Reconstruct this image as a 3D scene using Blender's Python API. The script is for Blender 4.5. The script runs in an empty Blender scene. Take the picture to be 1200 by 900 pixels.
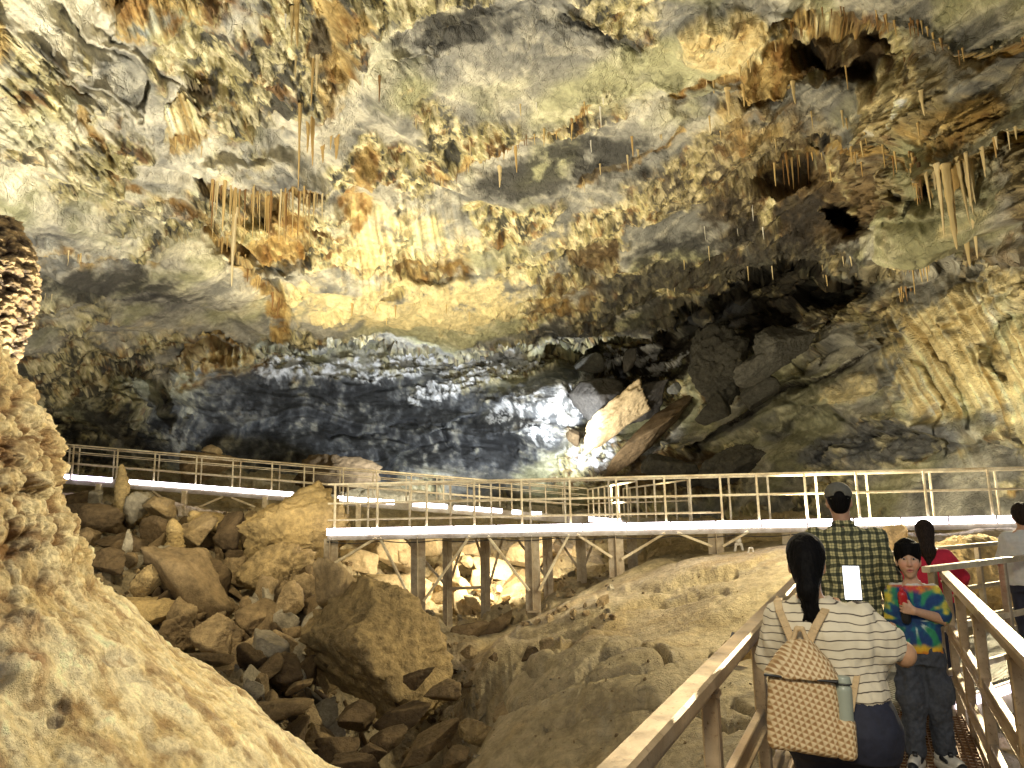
import bpy, bmesh, math, random
import numpy as np
from mathutils import Vector, Matrix

SC = bpy.context.scene
COL = SC.collection
F32 = np.float32
rng = np.random.default_rng(11)
random.seed(5)

# ------------------------------------------------------------------ camera
FPX, CX, CY = 857.0, 600.0, 450.0
CAM = np.array([0.0, 0.0, 1.62])
PITCH, ROLL = math.radians(9.6), math.radians(1.2)
_fw = np.array([0, math.cos(PITCH), math.sin(PITCH)])
_up0 = np.array([0, -math.sin(PITCH), math.cos(PITCH)])
_r0 = np.array([1.0, 0, 0])
RIGHT = math.cos(ROLL) * _r0 - math.sin(ROLL) * _up0
UP = math.sin(ROLL) * _r0 + math.cos(ROLL) * _up0
cam_d = bpy.data.cameras.new('camera')
cam_d.sensor_width = 36.0
cam_d.lens = FPX / 1200 * 36
cam_d.clip_start, cam_d.clip_end = 0.05, 500
cam = bpy.data.objects.new('camera', cam_d)
M = Matrix(((RIGHT[0], UP[0], -_fw[0], CAM[0]), (RIGHT[1], UP[1], -_fw[1], CAM[1]), (RIGHT[2], UP[2], -_fw[2], CAM[2]), (0, 0, 0, 1)))
cam.matrix_world = M
COL.objects.link(cam)
SC.camera = cam

def at(px, py, Z):
    """the place in the cave seen at photo position (px, py), Z metres deep"""
    return CAM + Z * (_fw + (px - CX) / FPX * RIGHT - (py - CY) / FPX * UP)

def atv(px, py, Z):
    px, py, Z = np.asarray(px, float), np.asarray(py, float), np.asarray(Z, float)
    d = _fw[None] + ((px - CX) / FPX)[:, None] * RIGHT[None] - ((py - CY) / FPX)[:, None] * UP[None]
    return CAM[None] + Z[:, None] * d

def at_z(px, py, z):
    d = _fw + (px - CX) / FPX * RIGHT - (py - CY) / FPX * UP
    return CAM + d * ((z - CAM[2]) / d[2])

def proj(P):
    v = np.asarray(P, float) - CAM
    Z = v @ _fw
    return CX + FPX * (v @ RIGHT) / Z, CY - FPX * (v @ UP) / Z, Z

# ------------------------------------------------------------------ numpy noise
_p = rng.permutation(256).astype(np.int32)
PERM = np.concatenate([_p, _p, _p])
_g = rng.normal(size=(256, 3)); _g /= np.linalg.norm(_g, axis=1)[:, None]
GR = _g.astype(F32)
RND = rng.random((256, 3)).astype(F32)

def gnoise(x, y, z):
    x, y, z = np.broadcast_arrays(np.asarray(x, F32), np.asarray(y, F32), np.asarray(z, F32))
    fx, fy, fz = np.floor(x), np.floor(y), np.floor(z)
    xi, yi, zi = (fx.astype(np.int32) & 255), (fy.astype(np.int32) & 255), (fz.astype(np.int32) & 255)
    x, y, z = x - fx, y - fy, z - fz
    u, v, w = x * x * x * (x * (x * 6 - 15) + 10), y * y * y * (y * (y * 6 - 15) + 10), z * z * z * (z * (z * 6 - 15) + 10)
    r = 0
    for i in (0, 1):
        a = PERM[xi + i]
        wu = u if i else 1 - u
        for j in (0, 1):
            b = PERM[a + yi + j]
            wv = wu * (v if j else 1 - v)
            for k in (0, 1):
                g = GR[PERM[b + zi + k]]
                n = g[..., 0] * (x - i) + g[..., 1] * (y - j) + g[..., 2] * (z - k)
                r = r + n * wv * (w if k else 1 - w)
    return r * 1.6

def fbm(x, y, z, octv=5, gain=0.5, lac=2.03, ridged=False):
    s = 0; a = 1.0; t = 0; f = 1.0
    for o in range(octv):
        n = gnoise(x * f + 17.3 * o, y * f - 9.1 * o, z * f + 4.7 * o)
        if ridged:
            n = 1 - 2 * np.abs(n) ** 0.8
        s = s + a * n; t += a; a *= gain; f *= lac
    return s / t

def worley(x, y, z, jit=0.9):
    x, y, z = np.asarray(x, F32), np.asarray(y, F32), np.asarray(z, F32)
    fx, fy, fz = np.floor(x), np.floor(y), np.floor(z)
    xi, yi, zi = fx.astype(np.int32), fy.astype(np.int32), fz.astype(np.int32)
    x, y, z = x - fx, y - fy, z - fz
    f1 = np.full(x.shape, 9, F32); f2 = f1.copy(); cid = np.zeros(x.shape, np.int32)
    for i in (-1, 0, 1):
        for j in (-1, 0, 1):
            for k in (-1, 0, 1):
                h = PERM[PERM[PERM[(xi + i) & 255] + ((yi + j) & 255)] + ((zi + k) & 255)]
                o = RND[h] * jit
                d = (i + o[..., 0] - x) ** 2 + (j + o[..., 1] - y) ** 2 + (k + o[..., 2] - z) ** 2
                lt = d < f1
                f2 = np.where(lt, f1, np.minimum(f2, d))
                cid = np.where(lt, h, cid)
                f1 = np.where(lt, d, f1)
    return np.sqrt(f1), np.sqrt(f2), cid

def sst(a, b, x):
    t = np.clip((x - a) / (b - a), 0, 1)
    return t * t * (3 - 2 * t)

def tps(cx, cy, val):
    cx, cy, val = (np.asarray(a, float) for a in (cx, cy, val))
    n = len(cx); s = max(np.ptp(cx), np.ptp(cy))
    X, Y = cx / s, cy / s
    r2 = (X[:, None] - X) ** 2 + (Y[:, None] - Y) ** 2
    K = 0.5 * r2 * np.log(r2 + 1e-12) + np.eye(n) * 1e-4
    A = np.zeros((n + 3, n + 3)); A[:n, :n] = K; A[:n, n] = A[n, :n] = 1
    A[:n, n + 1] = A[n + 1, :n] = X; A[:n, n + 2] = A[n + 2, :n] = Y
    w = np.linalg.solve(A, np.concatenate([val, [0, 0, 0]]))
    def ev(x, y):
        x, y = np.asarray(x, float) / s, np.asarray(y, float) / s
        r = w[n] + w[n + 1] * x + w[n + 2] * y
        for i in range(n):
            q = (x - X[i]) ** 2 + (y - Y[i]) ** 2
            r = r + w[i] * 0.5 * q * np.log(q + 1e-12)
        return r
    return ev

# ------------------------------------------------------------------ object helpers
def tag(o, label=None, cat=None, group=None, kind=None):
    if label: o['label'] = label
    if cat: o['category'] = cat
    if group: o['group'] = group
    if kind: o['kind'] = kind
    return o

def link(name, me, mat=None, parent=None):
    o = bpy.data.objects.new(name, me)
    COL.objects.link(o)
    if mat is not None and not me.materials: me.materials.append(mat)
    if parent is not None: o.parent = parent
    return o

def empty(name, loc=(0, 0, 0), label=None, cat=None, group=None, parent=None):
    o = bpy.data.objects.new(name, None)
    o.location = loc; o.empty_display_size = 0.2
    COL.objects.link(o)
    if parent is not None: o.parent = parent
    return tag(o, label, cat, group)

def mesh_np(name, V, F, smooth=True, col=None):
    """F: (n,3) or (n,4) int array"""
    V = np.asarray(V, F32); F = np.asarray(F, np.int32)
    me = bpy.data.meshes.new(name)
    me.vertices.add(len(V)); me.vertices.foreach_set('co', V.ravel())
    k = F.shape[1]
    me.loops.add(F.size); me.loops.foreach_set('vertex_index', F.ravel())
    me.polygons.add(len(F)); me.polygons.foreach_set('loop_start', np.arange(0, F.size, k, dtype=np.int32))
    me.polygons.foreach_set('use_smooth', np.full(len(F), smooth))
    if col is not None:
        a = me.color_attributes.new('Col', 'FLOAT_COLOR', 'POINT')
        c = np.ones((len(V), 4), F32); c[:, :col.shape[1]] = col
        a.data.foreach_set('color', c.ravel())
    me.update(calc_edges=True); me.validate()
    return me

def grid_faces(nr, nc, flip=False, wrap=False):
    i = np.arange(nr - 1)[:, None]; j = np.arange(nc if wrap else nc - 1)[None]
    j2 = (j + 1) % nc
    a, b, c, d = i * nc + j, i * nc + j2, (i + 1) * nc + j2, (i + 1) * nc + j
    q = np.stack([a, b, c, d], -1).reshape(-1, 4)
    return q[:, ::-1] if flip else q

def grid_normals(P):
    du = np.gradient(P, axis=1); dv = np.gradient(P, axis=0)
    n = np.cross(du, dv)
    return n / (np.linalg.norm(n, axis=-1, keepdims=True) + 1e-9)

# ------------------------------------------------------------------ materials
def new_mat(name):
    m = bpy.data.materials.new(name); m.use_nodes = True
    nt = m.node_tree; nt.nodes.clear()
    out = nt.nodes.new('ShaderNodeOutputMaterial'); b = nt.nodes.new('ShaderNodeBsdfPrincipled')
    nt.links.new(b.outputs[0], out.inputs[0])
    return m, nt, b

def N(nt, t, **kw):
    n = nt.nodes.new(t)
    for k, v in kw.items():
        if k.startswith('i_'):
            key = k[2:]
            n.inputs[int(key) if key.isdigit() else key.replace('_', ' ')].default_value = v
        else: setattr(n, k, v)
    return n

def noise_node(nt, vec, scale, detail=6, rough=0.6, dist=0.0):
    n = N(nt, 'ShaderNodeTexNoise'); n.inputs['Scale'].default_value = scale
    n.inputs['Detail'].default_value = detail; n.inputs['Roughness'].default_value = rough
    n.inputs['Distortion'].default_value = dist
    nt.links.new(vec, n.inputs['Vector']); return n

def ramp(nt, fac, stops):
    r = N(nt, 'ShaderNodeValToRGB'); e = r.color_ramp.elements
    while len(e) < len(stops): e.new(0.5)
    for i, (p, c) in enumerate(stops):
        e[i].position = p; e[i].color = (*c, 1) if len(c) == 3 else c
    nt.links.new(fac, r.inputs[0]); return r

def mixc(nt, fac, a, b, mode='MIX'):
    m = N(nt, 'ShaderNodeMix', data_type='RGBA', blend_type=mode)
    for s, v in ((0, fac), (6, a), (7, b)):
        if hasattr(v, 'is_linked') or isinstance(v, bpy.types.NodeSocket): nt.links.new(v, m.inputs[s])
        else: m.inputs[s].default_value = v if s == 0 else ((*v, 1) if len(v) == 3 else v)
    return m.outputs[2]

def rock_mat(name, col=None, bump=0.5, scale=1.0, rough=0.8, contrast=0.35, spec=0.3, grain=1.0):
    """rock: the colour of the stone (vertex colour or flat) broken by fine mineral grain and bump"""
    m, nt, b = new_mat(name)
    tc = N(nt, 'ShaderNodeTexCoord'); v = tc.outputs['Object']
    if col is None:
        a = N(nt, 'ShaderNodeVertexColor', layer_name='Col'); c = a.outputs[0]
    else:
        n0 = noise_node(nt, v, 0.9 * scale, 5, 0.65)
        c = ramp(nt, n0.outputs[0], [(0.3, tuple(x * 0.62 for x in col)), (0.5, col), (0.72, tuple(min(1, x * 1.3) for x in col))]).outputs[0]
    n1 = noise_node(nt, v, 5.0 * scale, 9, 0.72)
    g = ramp(nt, n1.outputs[0], [(0.28, (1 - contrast,) * 3), (0.5, (1, 1, 1)), (0.75, (1 + contrast,) * 3)])
    c2 = mixc(nt, 1.0, c, g.outputs[0], 'MULTIPLY')
    nt.links.new(c2, b.inputs['Base Color'])
    b.inputs['Roughness'].default_value = rough
    b.inputs['Specular IOR Level'].default_value = spec
    n2 = noise_node(nt, v, 11.0 * scale * grain, 8, 0.7)
    vo = N(nt, 'ShaderNodeTexVoronoi', feature='DISTANCE_TO_EDGE'); vo.inputs['Scale'].default_value = 3.1 * scale
    nd = noise_node(nt, v, 2.3 * scale, 4)
    mv = N(nt, 'ShaderNodeMixRGB') if False else None
    va = N(nt, 'ShaderNodeVectorMath', operation='MULTIPLY_ADD')
    nt.links.new(nd.outputs[1], va.inputs[0]); va.inputs[1].default_value = (0.5, 0.5, 0.5); nt.links.new(v, va.inputs[2])
    nt.links.new(va.outputs[0], vo.inputs['Vector'])
    cr = N(nt, 'ShaderNodeMapRange', i_1=0.0, i_2=0.05, i_3=-0.25, i_4=0.0); nt.links.new(vo.outputs[0], cr.inputs[0])
    ad = N(nt, 'ShaderNodeMath', operation='ADD'); nt.links.new(n2.outputs[0], ad.inputs[0]); nt.links.new(cr.outputs[0], ad.inputs[1])
    bp = N(nt, 'ShaderNodeBump'); bp.inputs['Strength'].default_value = bump; bp.inputs['Distance'].default_value = 0.12 / scale
    nt.links.new(ad.outputs[0], bp.inputs['Height']); nt.links.new(bp.outputs[0], b.inputs['Normal'])
    return m

def metal_mat(name, col, rough=0.45, metallic=0.6, streak=0.25):
    m, nt, b = new_mat(name)
    tc = N(nt, 'ShaderNodeTexCoord')
    n = noise_node(nt, tc.outputs['Object'], 7.0, 6, 0.65)
    c = ramp(nt, n.outputs[0], [(0.3, tuple(x * (1 - streak) for x in col)), (0.55, col), (0.8, tuple(min(1, x * (1 + streak * .6)) for x in col))])
    nt.links.new(c.outputs[0], b.inputs['Base Color'])
    n3 = noise_node(nt, tc.outputs['Object'], 55.0, 5, 0.7); n4 = noise_node(nt, tc.outputs['Object'], 1.7, 4, 0.7)
    g3 = ramp(nt, n3.outputs[0], [(.30, (.45, .36, .28)), (.42, (1, 1, 1)), (.7, (1.05, 1.05, 1.05))]); g4 = ramp(nt, n4.outputs[0], [(.35, (.68, .60, .52)), (.6, (1.05, 1.05, 1.05))])
    cc = mixc(nt, 1.0, c.outputs[0], mixc(nt, 1.0, g3.outputs[0], g4.outputs[0], 'MULTIPLY'), 'MULTIPLY'); nt.links.new(cc, b.inputs['Base Color'])
    bp = N(nt, 'ShaderNodeBump'); bp.inputs['Strength'].default_value = .25; bp.inputs['Distance'].default_value = .004; nt.links.new(n3.outputs[0], bp.inputs['Height']); nt.links.new(bp.outputs[0], b.inputs['Normal'])
    r = N(nt, 'ShaderNodeMapRange', i_1=0.3, i_2=0.7, i_3=rough * 0.75, i_4=min(1, rough * 1.3)); nt.links.new(n.outputs[0], r.inputs[0]); nt.links.new(r.outputs[0], b.inputs['Roughness'])
    b.inputs['Metallic'].default_value = metallic
    return m

def plain_mat(name, col, rough=0.7, metallic=0.0, var=0.15, scale=20, bump=0.0, sheen=0.0):
    m, nt, b = new_mat(name)
    tc = N(nt, 'ShaderNodeTexCoord')
    n = noise_node(nt, tc.outputs['Object'], scale, 5, 0.6)
    c = ramp(nt, n.outputs[0], [(0.3, tuple(x * (1 - var) for x in col)), (0.7, tuple(min(1, x * (1 + var)) for x in col))])
    nt.links.new(c.outputs[0], b.inputs['Base Color'])
    b.inputs['Roughness'].default_value = rough; b.inputs['Metallic'].default_value = metallic
    if sheen: b.inputs['Sheen Weight'].default_value = sheen
    if bump:
        bp = N(nt, 'ShaderNodeBump'); bp.inputs['Strength'].default_value = bump; bp.inputs['Distance'].default_value = 0.01
        nt.links.new(n.outputs[0], bp.inputs['Height']); nt.links.new(bp.outputs[0], b.inputs['Normal'])
    return m

def emit_mat(name, col, strength):
    m = bpy.data.materials.new(name); m.use_nodes = True; nt = m.node_tree; nt.nodes.clear()
    o = nt.nodes.new('ShaderNodeOutputMaterial'); e = nt.nodes.new('ShaderNodeEmission')
    e.inputs[0].default_value = (*col, 1); e.inputs[1].default_value = strength
    nt.links.new(e.outputs[0], o.inputs[0]); return m
# ------------------------------------------------------------------ the cave shell: ceiling and back wall, one displaced surface
gx = np.concatenate([np.linspace(-460, -12, 46), np.arange(-8, 1212, 1.6), np.linspace(1216, 1660, 46)])
gy = np.concatenate([np.linspace(-560, -14, 50), np.arange(-10, 575, 1.5), np.linspace(578, 700, 30)])
PX, PY = np.meshgrid(gx, gy)
# slow wander, so that no drawn line stays clean
_wx = 16 * gnoise(PX / 70, PY / 70, 3.1) + 7 * gnoise(PX / 22, PY / 22, 8.1) + 3 * gnoise(PX / 8, PY / 8, 1.1)
_wy = 13 * gnoise(PX / 70, PY / 70, 13.1) + 6 * gnoise(PX / 22, PY / 22, 18.1) + 3 * gnoise(PX / 8, PY / 8, 11.1)
WX, WY = PX + _wx, PY + _wy

front = [(0, 0, 10), (300, 0, 12), (600, 0, 15), (900, 0, 15.5), (1200, 0, 12.5), (0, 150, 11.5), (150, 150, 14), (300, 150, 16), (450, 150, 18),
         (600, 150, 20), (900, 130, 20), (1050, 130, 18), (1200, 150, 13.5), (0, 300, 15), (150, 330, 20), (300, 300, 21.5), (450, 300, 24.5), (600, 260, 25), (750, 260, 26),
         (900, 250, 25), (1000, 230, 22), (1090, 210, 15.5), (1150, 260, 15.5), (1200, 300, 14.5), (1050, 290, 18), (100, 420, 27), (300, 400, 31), (450, 400, 34), (600, 405, 36), (800, 365, 34),
         (900, 320, 29), (1000, 320, 25), (1100, 325, 19), (600, -500, 9), (0, -500, 7), (1200, -500, 8), (-460, 0, 7.5), (-460, 400, 12), (1660, 0, 9), (1660, 300, 10), (-460, -500, 6), (1660, -500, 6.5)]
back = [(-460, 500, 22), (0, 480, 31), (100, 460, 34), (200, 450, 39), (300, 420, 43), (400, 420, 45), (500, 420, 47), (600, 420, 46), (650, 450, 43), (700, 420, 49), (780, 400, 46), (860, 350, 40), (950, 330, 34),
        (1000, 340, 30), (1060, 340, 25), (1100, 335, 22.5), (1200, 310, 18.5), (1660, 230, 12), (100, 550, 32), (300, 550, 40), (450, 520, 44), (600, 550, 42), (720, 540, 40), (850, 550, 33), (830, 470, 36), (950, 480, 30),
        (1000, 550, 26), (1050, 470, 25), (1120, 430, 21.5), (1200, 450, 18.5), (1200, 550, 19), (1660, 550, 13), (100, 680, 28), (500, 680, 36), (900, 680, 26), (1200, 680, 17), (-460, 680, 18), (1660, 680, 11)]
def _fit(c):
    c = np.array(c, float); return tps(c[:, 0], c[:, 1], np.log(c[:, 2]))
ZF = np.exp(_fit(front)(PX, PY)); ZB = np.exp(_fit(back)(PX, PY))
bnd = np.array([(-460, 530), (0, 500), (60, 478), (110, 452), (150, 438), (190, 450), (215, 428), (260, 415), (320, 408), (420, 406), (520, 413), (600, 412), (680, 404), (740, 394), (800, 372), (860, 338),
                (920, 312), (1000, 322), (1060, 327), (1140, 318), (1200, 300), (1660, 220)], float)
DB = WY - np.interp(WX, bnd[:, 0], bnd[:, 1])
MB = sst(-7, 6, DB)
LZ = np.log(ZF) * (1 - MB) + np.log(ZB) * MB

def polyd(pts):
    """signed distance to a line across the photo: positive below it (right of its direction), and how far along"""
    pts = np.array(pts, float); best = np.full(WX.shape, 1e9); sg = np.zeros(WX.shape)
    for (x0, y0), (x1, y1) in zip(pts[:-1], pts[1:]):
        dx, dy = x1 - x0, y1 - y0; L2 = dx * dx + dy * dy
        t = np.clip(((WX - x0) * dx + (WY - y0) * dy) / L2, 0, 1)
        ex, ey = WX - x0 - t * dx, WY - y0 - t * dy
        d = np.hypot(ex, ey); s = np.sign(dx * ey - dy * ex)
        lt = d < best; best = np.where(lt, d, best); sg = np.where(lt, s, sg)
    return best * sg

ochre = np.zeros(PX.shape); cream = np.zeros(PX.shape); dark = np.zeros(PX.shape); rough = np.full(PX.shape, 0.5)
brown = np.zeros(PX.shape); white = np.zeros(PX.shape); drape = np.zeros(PX.shape); blue = np.zeros(PX.shape); dz = np.zeros(PX.shape)
CH = {'o': ochre, 'c': cream, 'd': dark, 'r': rough, 'b': brown, 'w': white, 'f': drape, 'u': blue, 'z': dz}

def blob(cx, cy, rx, ry, ang=0, soft=0.5, **kw):
    a = math.radians(ang); ca, sa = math.cos(a), math.sin(a)
    u = ((WX - cx) * ca + (WY - cy) * sa) / rx; v = (-(WX - cx) * sa + (WY - cy) * ca) / ry
    m = 1 - sst(1 - soft, 1 + soft * 0.5, np.hypot(u, v))
    for k, val in kw.items():
        A = CH[k]
        if k == 'z': A += m * val
        elif k == 'r': A[:] = A * (1 - m) + val * m
        else: A[:] = np.maximum(A, m * val) if val > 0 else A * (1 - m * -val)

# --- broad zones (rx, ry in photo pixels)
blob(140, 120, 330, 200, 30, 0.8, c=0.25, r=0.42)
blob(110, 210, 230, 70, 25, 0.7, c=0.3, r=.36)
blob(600, 80, 185, 66, 5, 0.4, r=0.02, o=-.8)                     # the smooth grey slab
blob(540, 30, 120, 26, -8, 0.5, r=0.05, d=0.6)
blob(850, 20, 90, 30, -8, 0.5, r=0.15)
blob(1080, 22, 140, 32, 5, 0.4, r=0.1)
blob(1175, 95, 60, 34, 0, 0.5, r=0.2, c=0.35)
blob(110, 30, 60, 26, 42, 0.4, r=0.1, d=0.25, z=0.03); blob(140, 100, 44, 26, 30, 0.4, r=0.1, d=0.2, z=0.03)
blob(40, 150, 70, 30, 15, 0.5, r=0.2)
blob(280, 60, 70, 55, 20, 0.6, r=0.4, d=0.1)
blob(660, 200, 130, 34, -14, 0.5, r=0.1, d=0.75); blob(740, 210, 50, 30, -20, 0.5, r=0.25, d=0.5)
blob(470, 290, 130, 60, 0, 0.7, c=0.5, r=0.5, f=0.5); blob(450, 355, 170, 36, 0, 0.6, c=0.85, r=0.35)
blob(560, 350, 70, 40, -20, 0.6, c=0.75, r=0.35); blob(640, 285, 90, 40, -25, 0.7, c=0.35)
blob(420, 250, 26, 30, 0, 0.6, o=0.8, r=0.9, z=0.02); blob(425, 195, 20, 34, 0, 0.6, o=0.7, r=0.9, b=0.5)
blob(700, 300, 26, 34, 10, 0.6, b=0.8, r=1.0, z=0.04); blob(660, 345, 60, 30, -10, 0.6, b=0.6, o=0.4, r=0.95)
blob(510, 318, 50, 16, -8, 0.5, b=0.7, o=0.5, r=0.9, z=0.03); blob(455, 340, 30, 9, 0, 0.5, b=0.3, r=0.8, z=0.02)
blob(385, 60, 40, 90, -4, 0.6, o=0.5, r=0.9); blob(395, 15, 34, 18, 0, 0.6, o=0.95, r=0.6)
blob(375, 40, 18, 30, 0, 0.6, d=0.6)
blob(190, 14, 66, 36, 15, 0.35, o=1.0, b=0.25, f=1.0, r=0.4, z=-0.05); blob(165, 40, 24, 22, 40, 0.4, o=0.9, b=0.3, f=1.0, z=-0.05)
blob(4, 55, 9, 34, 0, 0.3, b=0.9, o=0.6, f=0.6, z=-0.06)
blob(212, 145, 19, 38, -12, 0.35, c=0.6, o=0.25, f=1.0, z=-0.04); blob(216, 168, 18, 14, 0, 0.5, o=0.8, f=1)
# --- right side, rough brown recesses
blob(850, 50, 62, 46, -25, 0.4, c=0.85, o=0.45, r=0.75, z=-0.04)
blob(985, 66, 72, 40, 5, 0.4, b=0.95, r=1.0, z=0.05); blob(950, 66, 30, 16, 20, 0.6, d=0.5, z=0.05); blob(1000, 88, 26, 12, -15, .6, z=.05); blob(1030, 60, 20, 14, 10, .6, z=.04)
blob(905, 85, 46, 26, -32, 0.4, b=0.7, o=0.7, r=1.0, z=0.03)
blob(1045, 130, 66, 40, 0, 0.6, c=0.55, w=0.35, r=1.0); blob(1085, 100, 40, 40, 30, 0.6, c=0.4, r=0.9); blob(1030, 150, 50, 16, 0, 0.6, d=0.35, r=1.0)
blob(1120, 150, 60, 30, -20, 0.6, o=0.75, b=0.4, r=1.0); blob(880, 150, 60, 40, -20, 0.6, o=0.45, d=0.3, r=0.9)
blob(960, 240, 90, 60, -15, 0.5, b=0.95, o=0.35, r=1.0, z=0.05); blob(985, 258, 22, 13, 32, 0.6, d=0.6, z=0.10); blob(1000, 266, 16, 16, 10, 0.6, d=0.6, z=0.10); blob(972, 248, 14, 10, -30, .6, z=.08)
blob(925, 205, 30, 20, -25, 0.4, d=0.5, b=0.8, z=0.06); blob(1048, 232, 14, 9, 40, 0.6, d=0.6, z=0.06); blob(962, 178, 22, 10, -20, 0.4, d=0.7, z=0.08)
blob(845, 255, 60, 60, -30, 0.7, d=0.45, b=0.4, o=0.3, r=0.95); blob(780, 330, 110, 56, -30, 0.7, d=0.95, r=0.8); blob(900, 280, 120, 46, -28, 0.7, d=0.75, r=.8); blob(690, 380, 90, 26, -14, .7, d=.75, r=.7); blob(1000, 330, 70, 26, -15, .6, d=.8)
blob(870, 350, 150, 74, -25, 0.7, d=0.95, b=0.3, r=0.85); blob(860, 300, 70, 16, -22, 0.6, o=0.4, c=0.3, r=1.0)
blob(1120, 262, 110, 40, -18, 0.4, r=0.15, z=-0.03); blob(1150, 240, 50, 14, -28, 0.5, c=0.5); blob(1085, 270, 40, 12, -22, 0.5, c=0.55)
blob(1110, 190, 36, 20, -20, 0.5, o=0.85, c=0.5, f=1.0)
blob(1040, 320, 38, 16, -10, 0.5, c=0.8, o=0.3, r=0.9)
# --- left, mid height
blob(60, 300, 120, 22, 8, 0.5, o=0.45, c=0.4, f=0.3); blob(150, 345, 170, 40, 4, 0.7, d=0.6, r=0.35)
blob(140, 390, 140, 24, 0, 0.7, c=0.35, r=0.5); blob(120, 425, 110, 34, -8, 0.6, d=0.3, o=0.15, r=0.9)
blob(240, 365, 60, 30, -15, 0.6, r=0.2); blob(255, 425, 60, 20, -12, 0.4, o=0.9, c=0.4, f=1.0, z=-0.06); blob(290, 375, 50, 30, -20, 0.5, c=0.3, r=0.3)
blob(325, 372, 16, 40, -20, 0.5, o=0.95, b=0.4, f=0.8, z=-0.03)
blob(310, 275, 62, 46, 12, 0.4, o=0.6, b=0.55, r=0.7, z=0.09); blob(300, 240, 26, 22, 0, 0.4, b=0.8, d=0.4, z=0.05)
blob(385, 270, 46, 40, 25, 0.6, d=0.35, r=0.8); blob(400, 195, 100, 40, 5, 0.7, r=0.8, c=0.2)
blob(300, 195, 60, 24, 5, 0.5, c=0.5, z=-0.03)
# --- hollow at the back; the cold lamp's blue and white light painted in
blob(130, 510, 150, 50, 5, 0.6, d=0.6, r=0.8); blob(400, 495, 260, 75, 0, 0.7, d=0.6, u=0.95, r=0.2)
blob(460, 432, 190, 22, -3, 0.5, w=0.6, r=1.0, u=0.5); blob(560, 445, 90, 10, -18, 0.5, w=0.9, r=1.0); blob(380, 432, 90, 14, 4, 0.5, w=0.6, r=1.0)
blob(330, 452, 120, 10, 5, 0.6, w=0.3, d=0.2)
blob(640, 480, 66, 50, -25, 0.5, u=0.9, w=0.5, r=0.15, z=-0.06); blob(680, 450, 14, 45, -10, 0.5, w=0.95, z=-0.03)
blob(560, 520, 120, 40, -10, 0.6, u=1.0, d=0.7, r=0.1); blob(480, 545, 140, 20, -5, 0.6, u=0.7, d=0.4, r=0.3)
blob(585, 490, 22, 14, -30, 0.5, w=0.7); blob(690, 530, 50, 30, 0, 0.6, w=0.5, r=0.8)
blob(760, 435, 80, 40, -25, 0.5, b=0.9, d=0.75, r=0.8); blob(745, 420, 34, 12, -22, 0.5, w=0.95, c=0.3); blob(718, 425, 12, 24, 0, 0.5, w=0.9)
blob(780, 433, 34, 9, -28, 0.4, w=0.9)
# --- right wall
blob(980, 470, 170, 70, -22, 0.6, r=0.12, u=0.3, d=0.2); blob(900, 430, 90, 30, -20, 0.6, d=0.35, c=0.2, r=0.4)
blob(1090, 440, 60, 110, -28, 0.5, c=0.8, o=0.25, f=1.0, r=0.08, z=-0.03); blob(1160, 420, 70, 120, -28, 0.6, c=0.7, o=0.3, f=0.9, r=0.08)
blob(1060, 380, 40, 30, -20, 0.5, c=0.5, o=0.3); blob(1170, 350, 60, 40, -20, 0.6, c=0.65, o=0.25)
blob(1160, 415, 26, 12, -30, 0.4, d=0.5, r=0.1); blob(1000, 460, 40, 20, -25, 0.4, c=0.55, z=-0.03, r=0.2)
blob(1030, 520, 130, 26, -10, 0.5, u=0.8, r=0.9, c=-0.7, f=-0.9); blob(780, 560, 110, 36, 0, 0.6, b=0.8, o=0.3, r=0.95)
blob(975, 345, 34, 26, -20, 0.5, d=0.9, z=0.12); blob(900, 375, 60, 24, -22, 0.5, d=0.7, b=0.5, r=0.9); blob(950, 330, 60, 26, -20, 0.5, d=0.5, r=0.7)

# --- lips: rock stands out above the line and is cut back below it
def lip(pts, amp, wu=16, wd=22, o=0.0, wid=5, d=0.0, b=0.0):
    s = polyd(pts)
    pr = np.where(s < 0, -np.exp(s / wu), 1.3 * np.exp(-s / wd))
    pr = pr * np.clip((np.abs(s) + 0.5) / 2.0, 0, 1)
    dz[:] += amp * pr
    m = np.exp(-(s / wid) ** 2)
    if o: ochre[:] = np.maximum(ochre, o * np.exp(-(np.abs(s - wid * 0.4) / wid) ** 2))
    if d: dark[:] = np.maximum(dark, d * np.where(s > 0, np.exp(-s / wd), m))
    if b: brown[:] = np.maximum(brown, b * np.where(s > 0, np.exp(-s / wd), m))

def crack(pts, amp, w=2.6, o=0.0):
    s = np.abs(polyd(pts)); m = np.exp(-(s / w) ** 2); dz[:] += amp * m
    if o: ochre[:] = np.maximum(ochre, o * np.exp(-(s / (2 * w)) ** 2))

LIPS = {
 'curtain': [(244, 208), (275, 220), (310, 223), (345, 219), (374, 224)],
 'slant': [(252, 250), (258, 281), (279, 300), (292, 320), (311, 339), (330, 358)],
 'long': [(512, 208), (560, 185), (620, 162), (688, 133)],
 'second': [(668, 228), (700, 208), (740, 190), (792, 160)],
 'slab': [(925, 28), (985, 35), (1040, 40), (1080, 38), (1112, 52), (1150, 65), (1210, 48)],
 'patch': [(795, 118), (850, 98), (882, 75), (922, 45)],
 'drapery': [(1078, 222), (1092, 205), (1118, 192), (1150, 178), (1215, 140)],
 'arch': [(896, 206), (960, 186), (1020, 174), (1058, 180), (1074, 214)],
}
lip(LIPS['curtain'], 0.055, 22, 18, o=0.5, b=0.6); lip(LIPS['slant'], 0.05, 10, 24, o=1.0, wid=7, d=0.4); lip(LIPS['long'], 0.03, 20, 22, o=1.0, wid=5, b=0.2)
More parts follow.
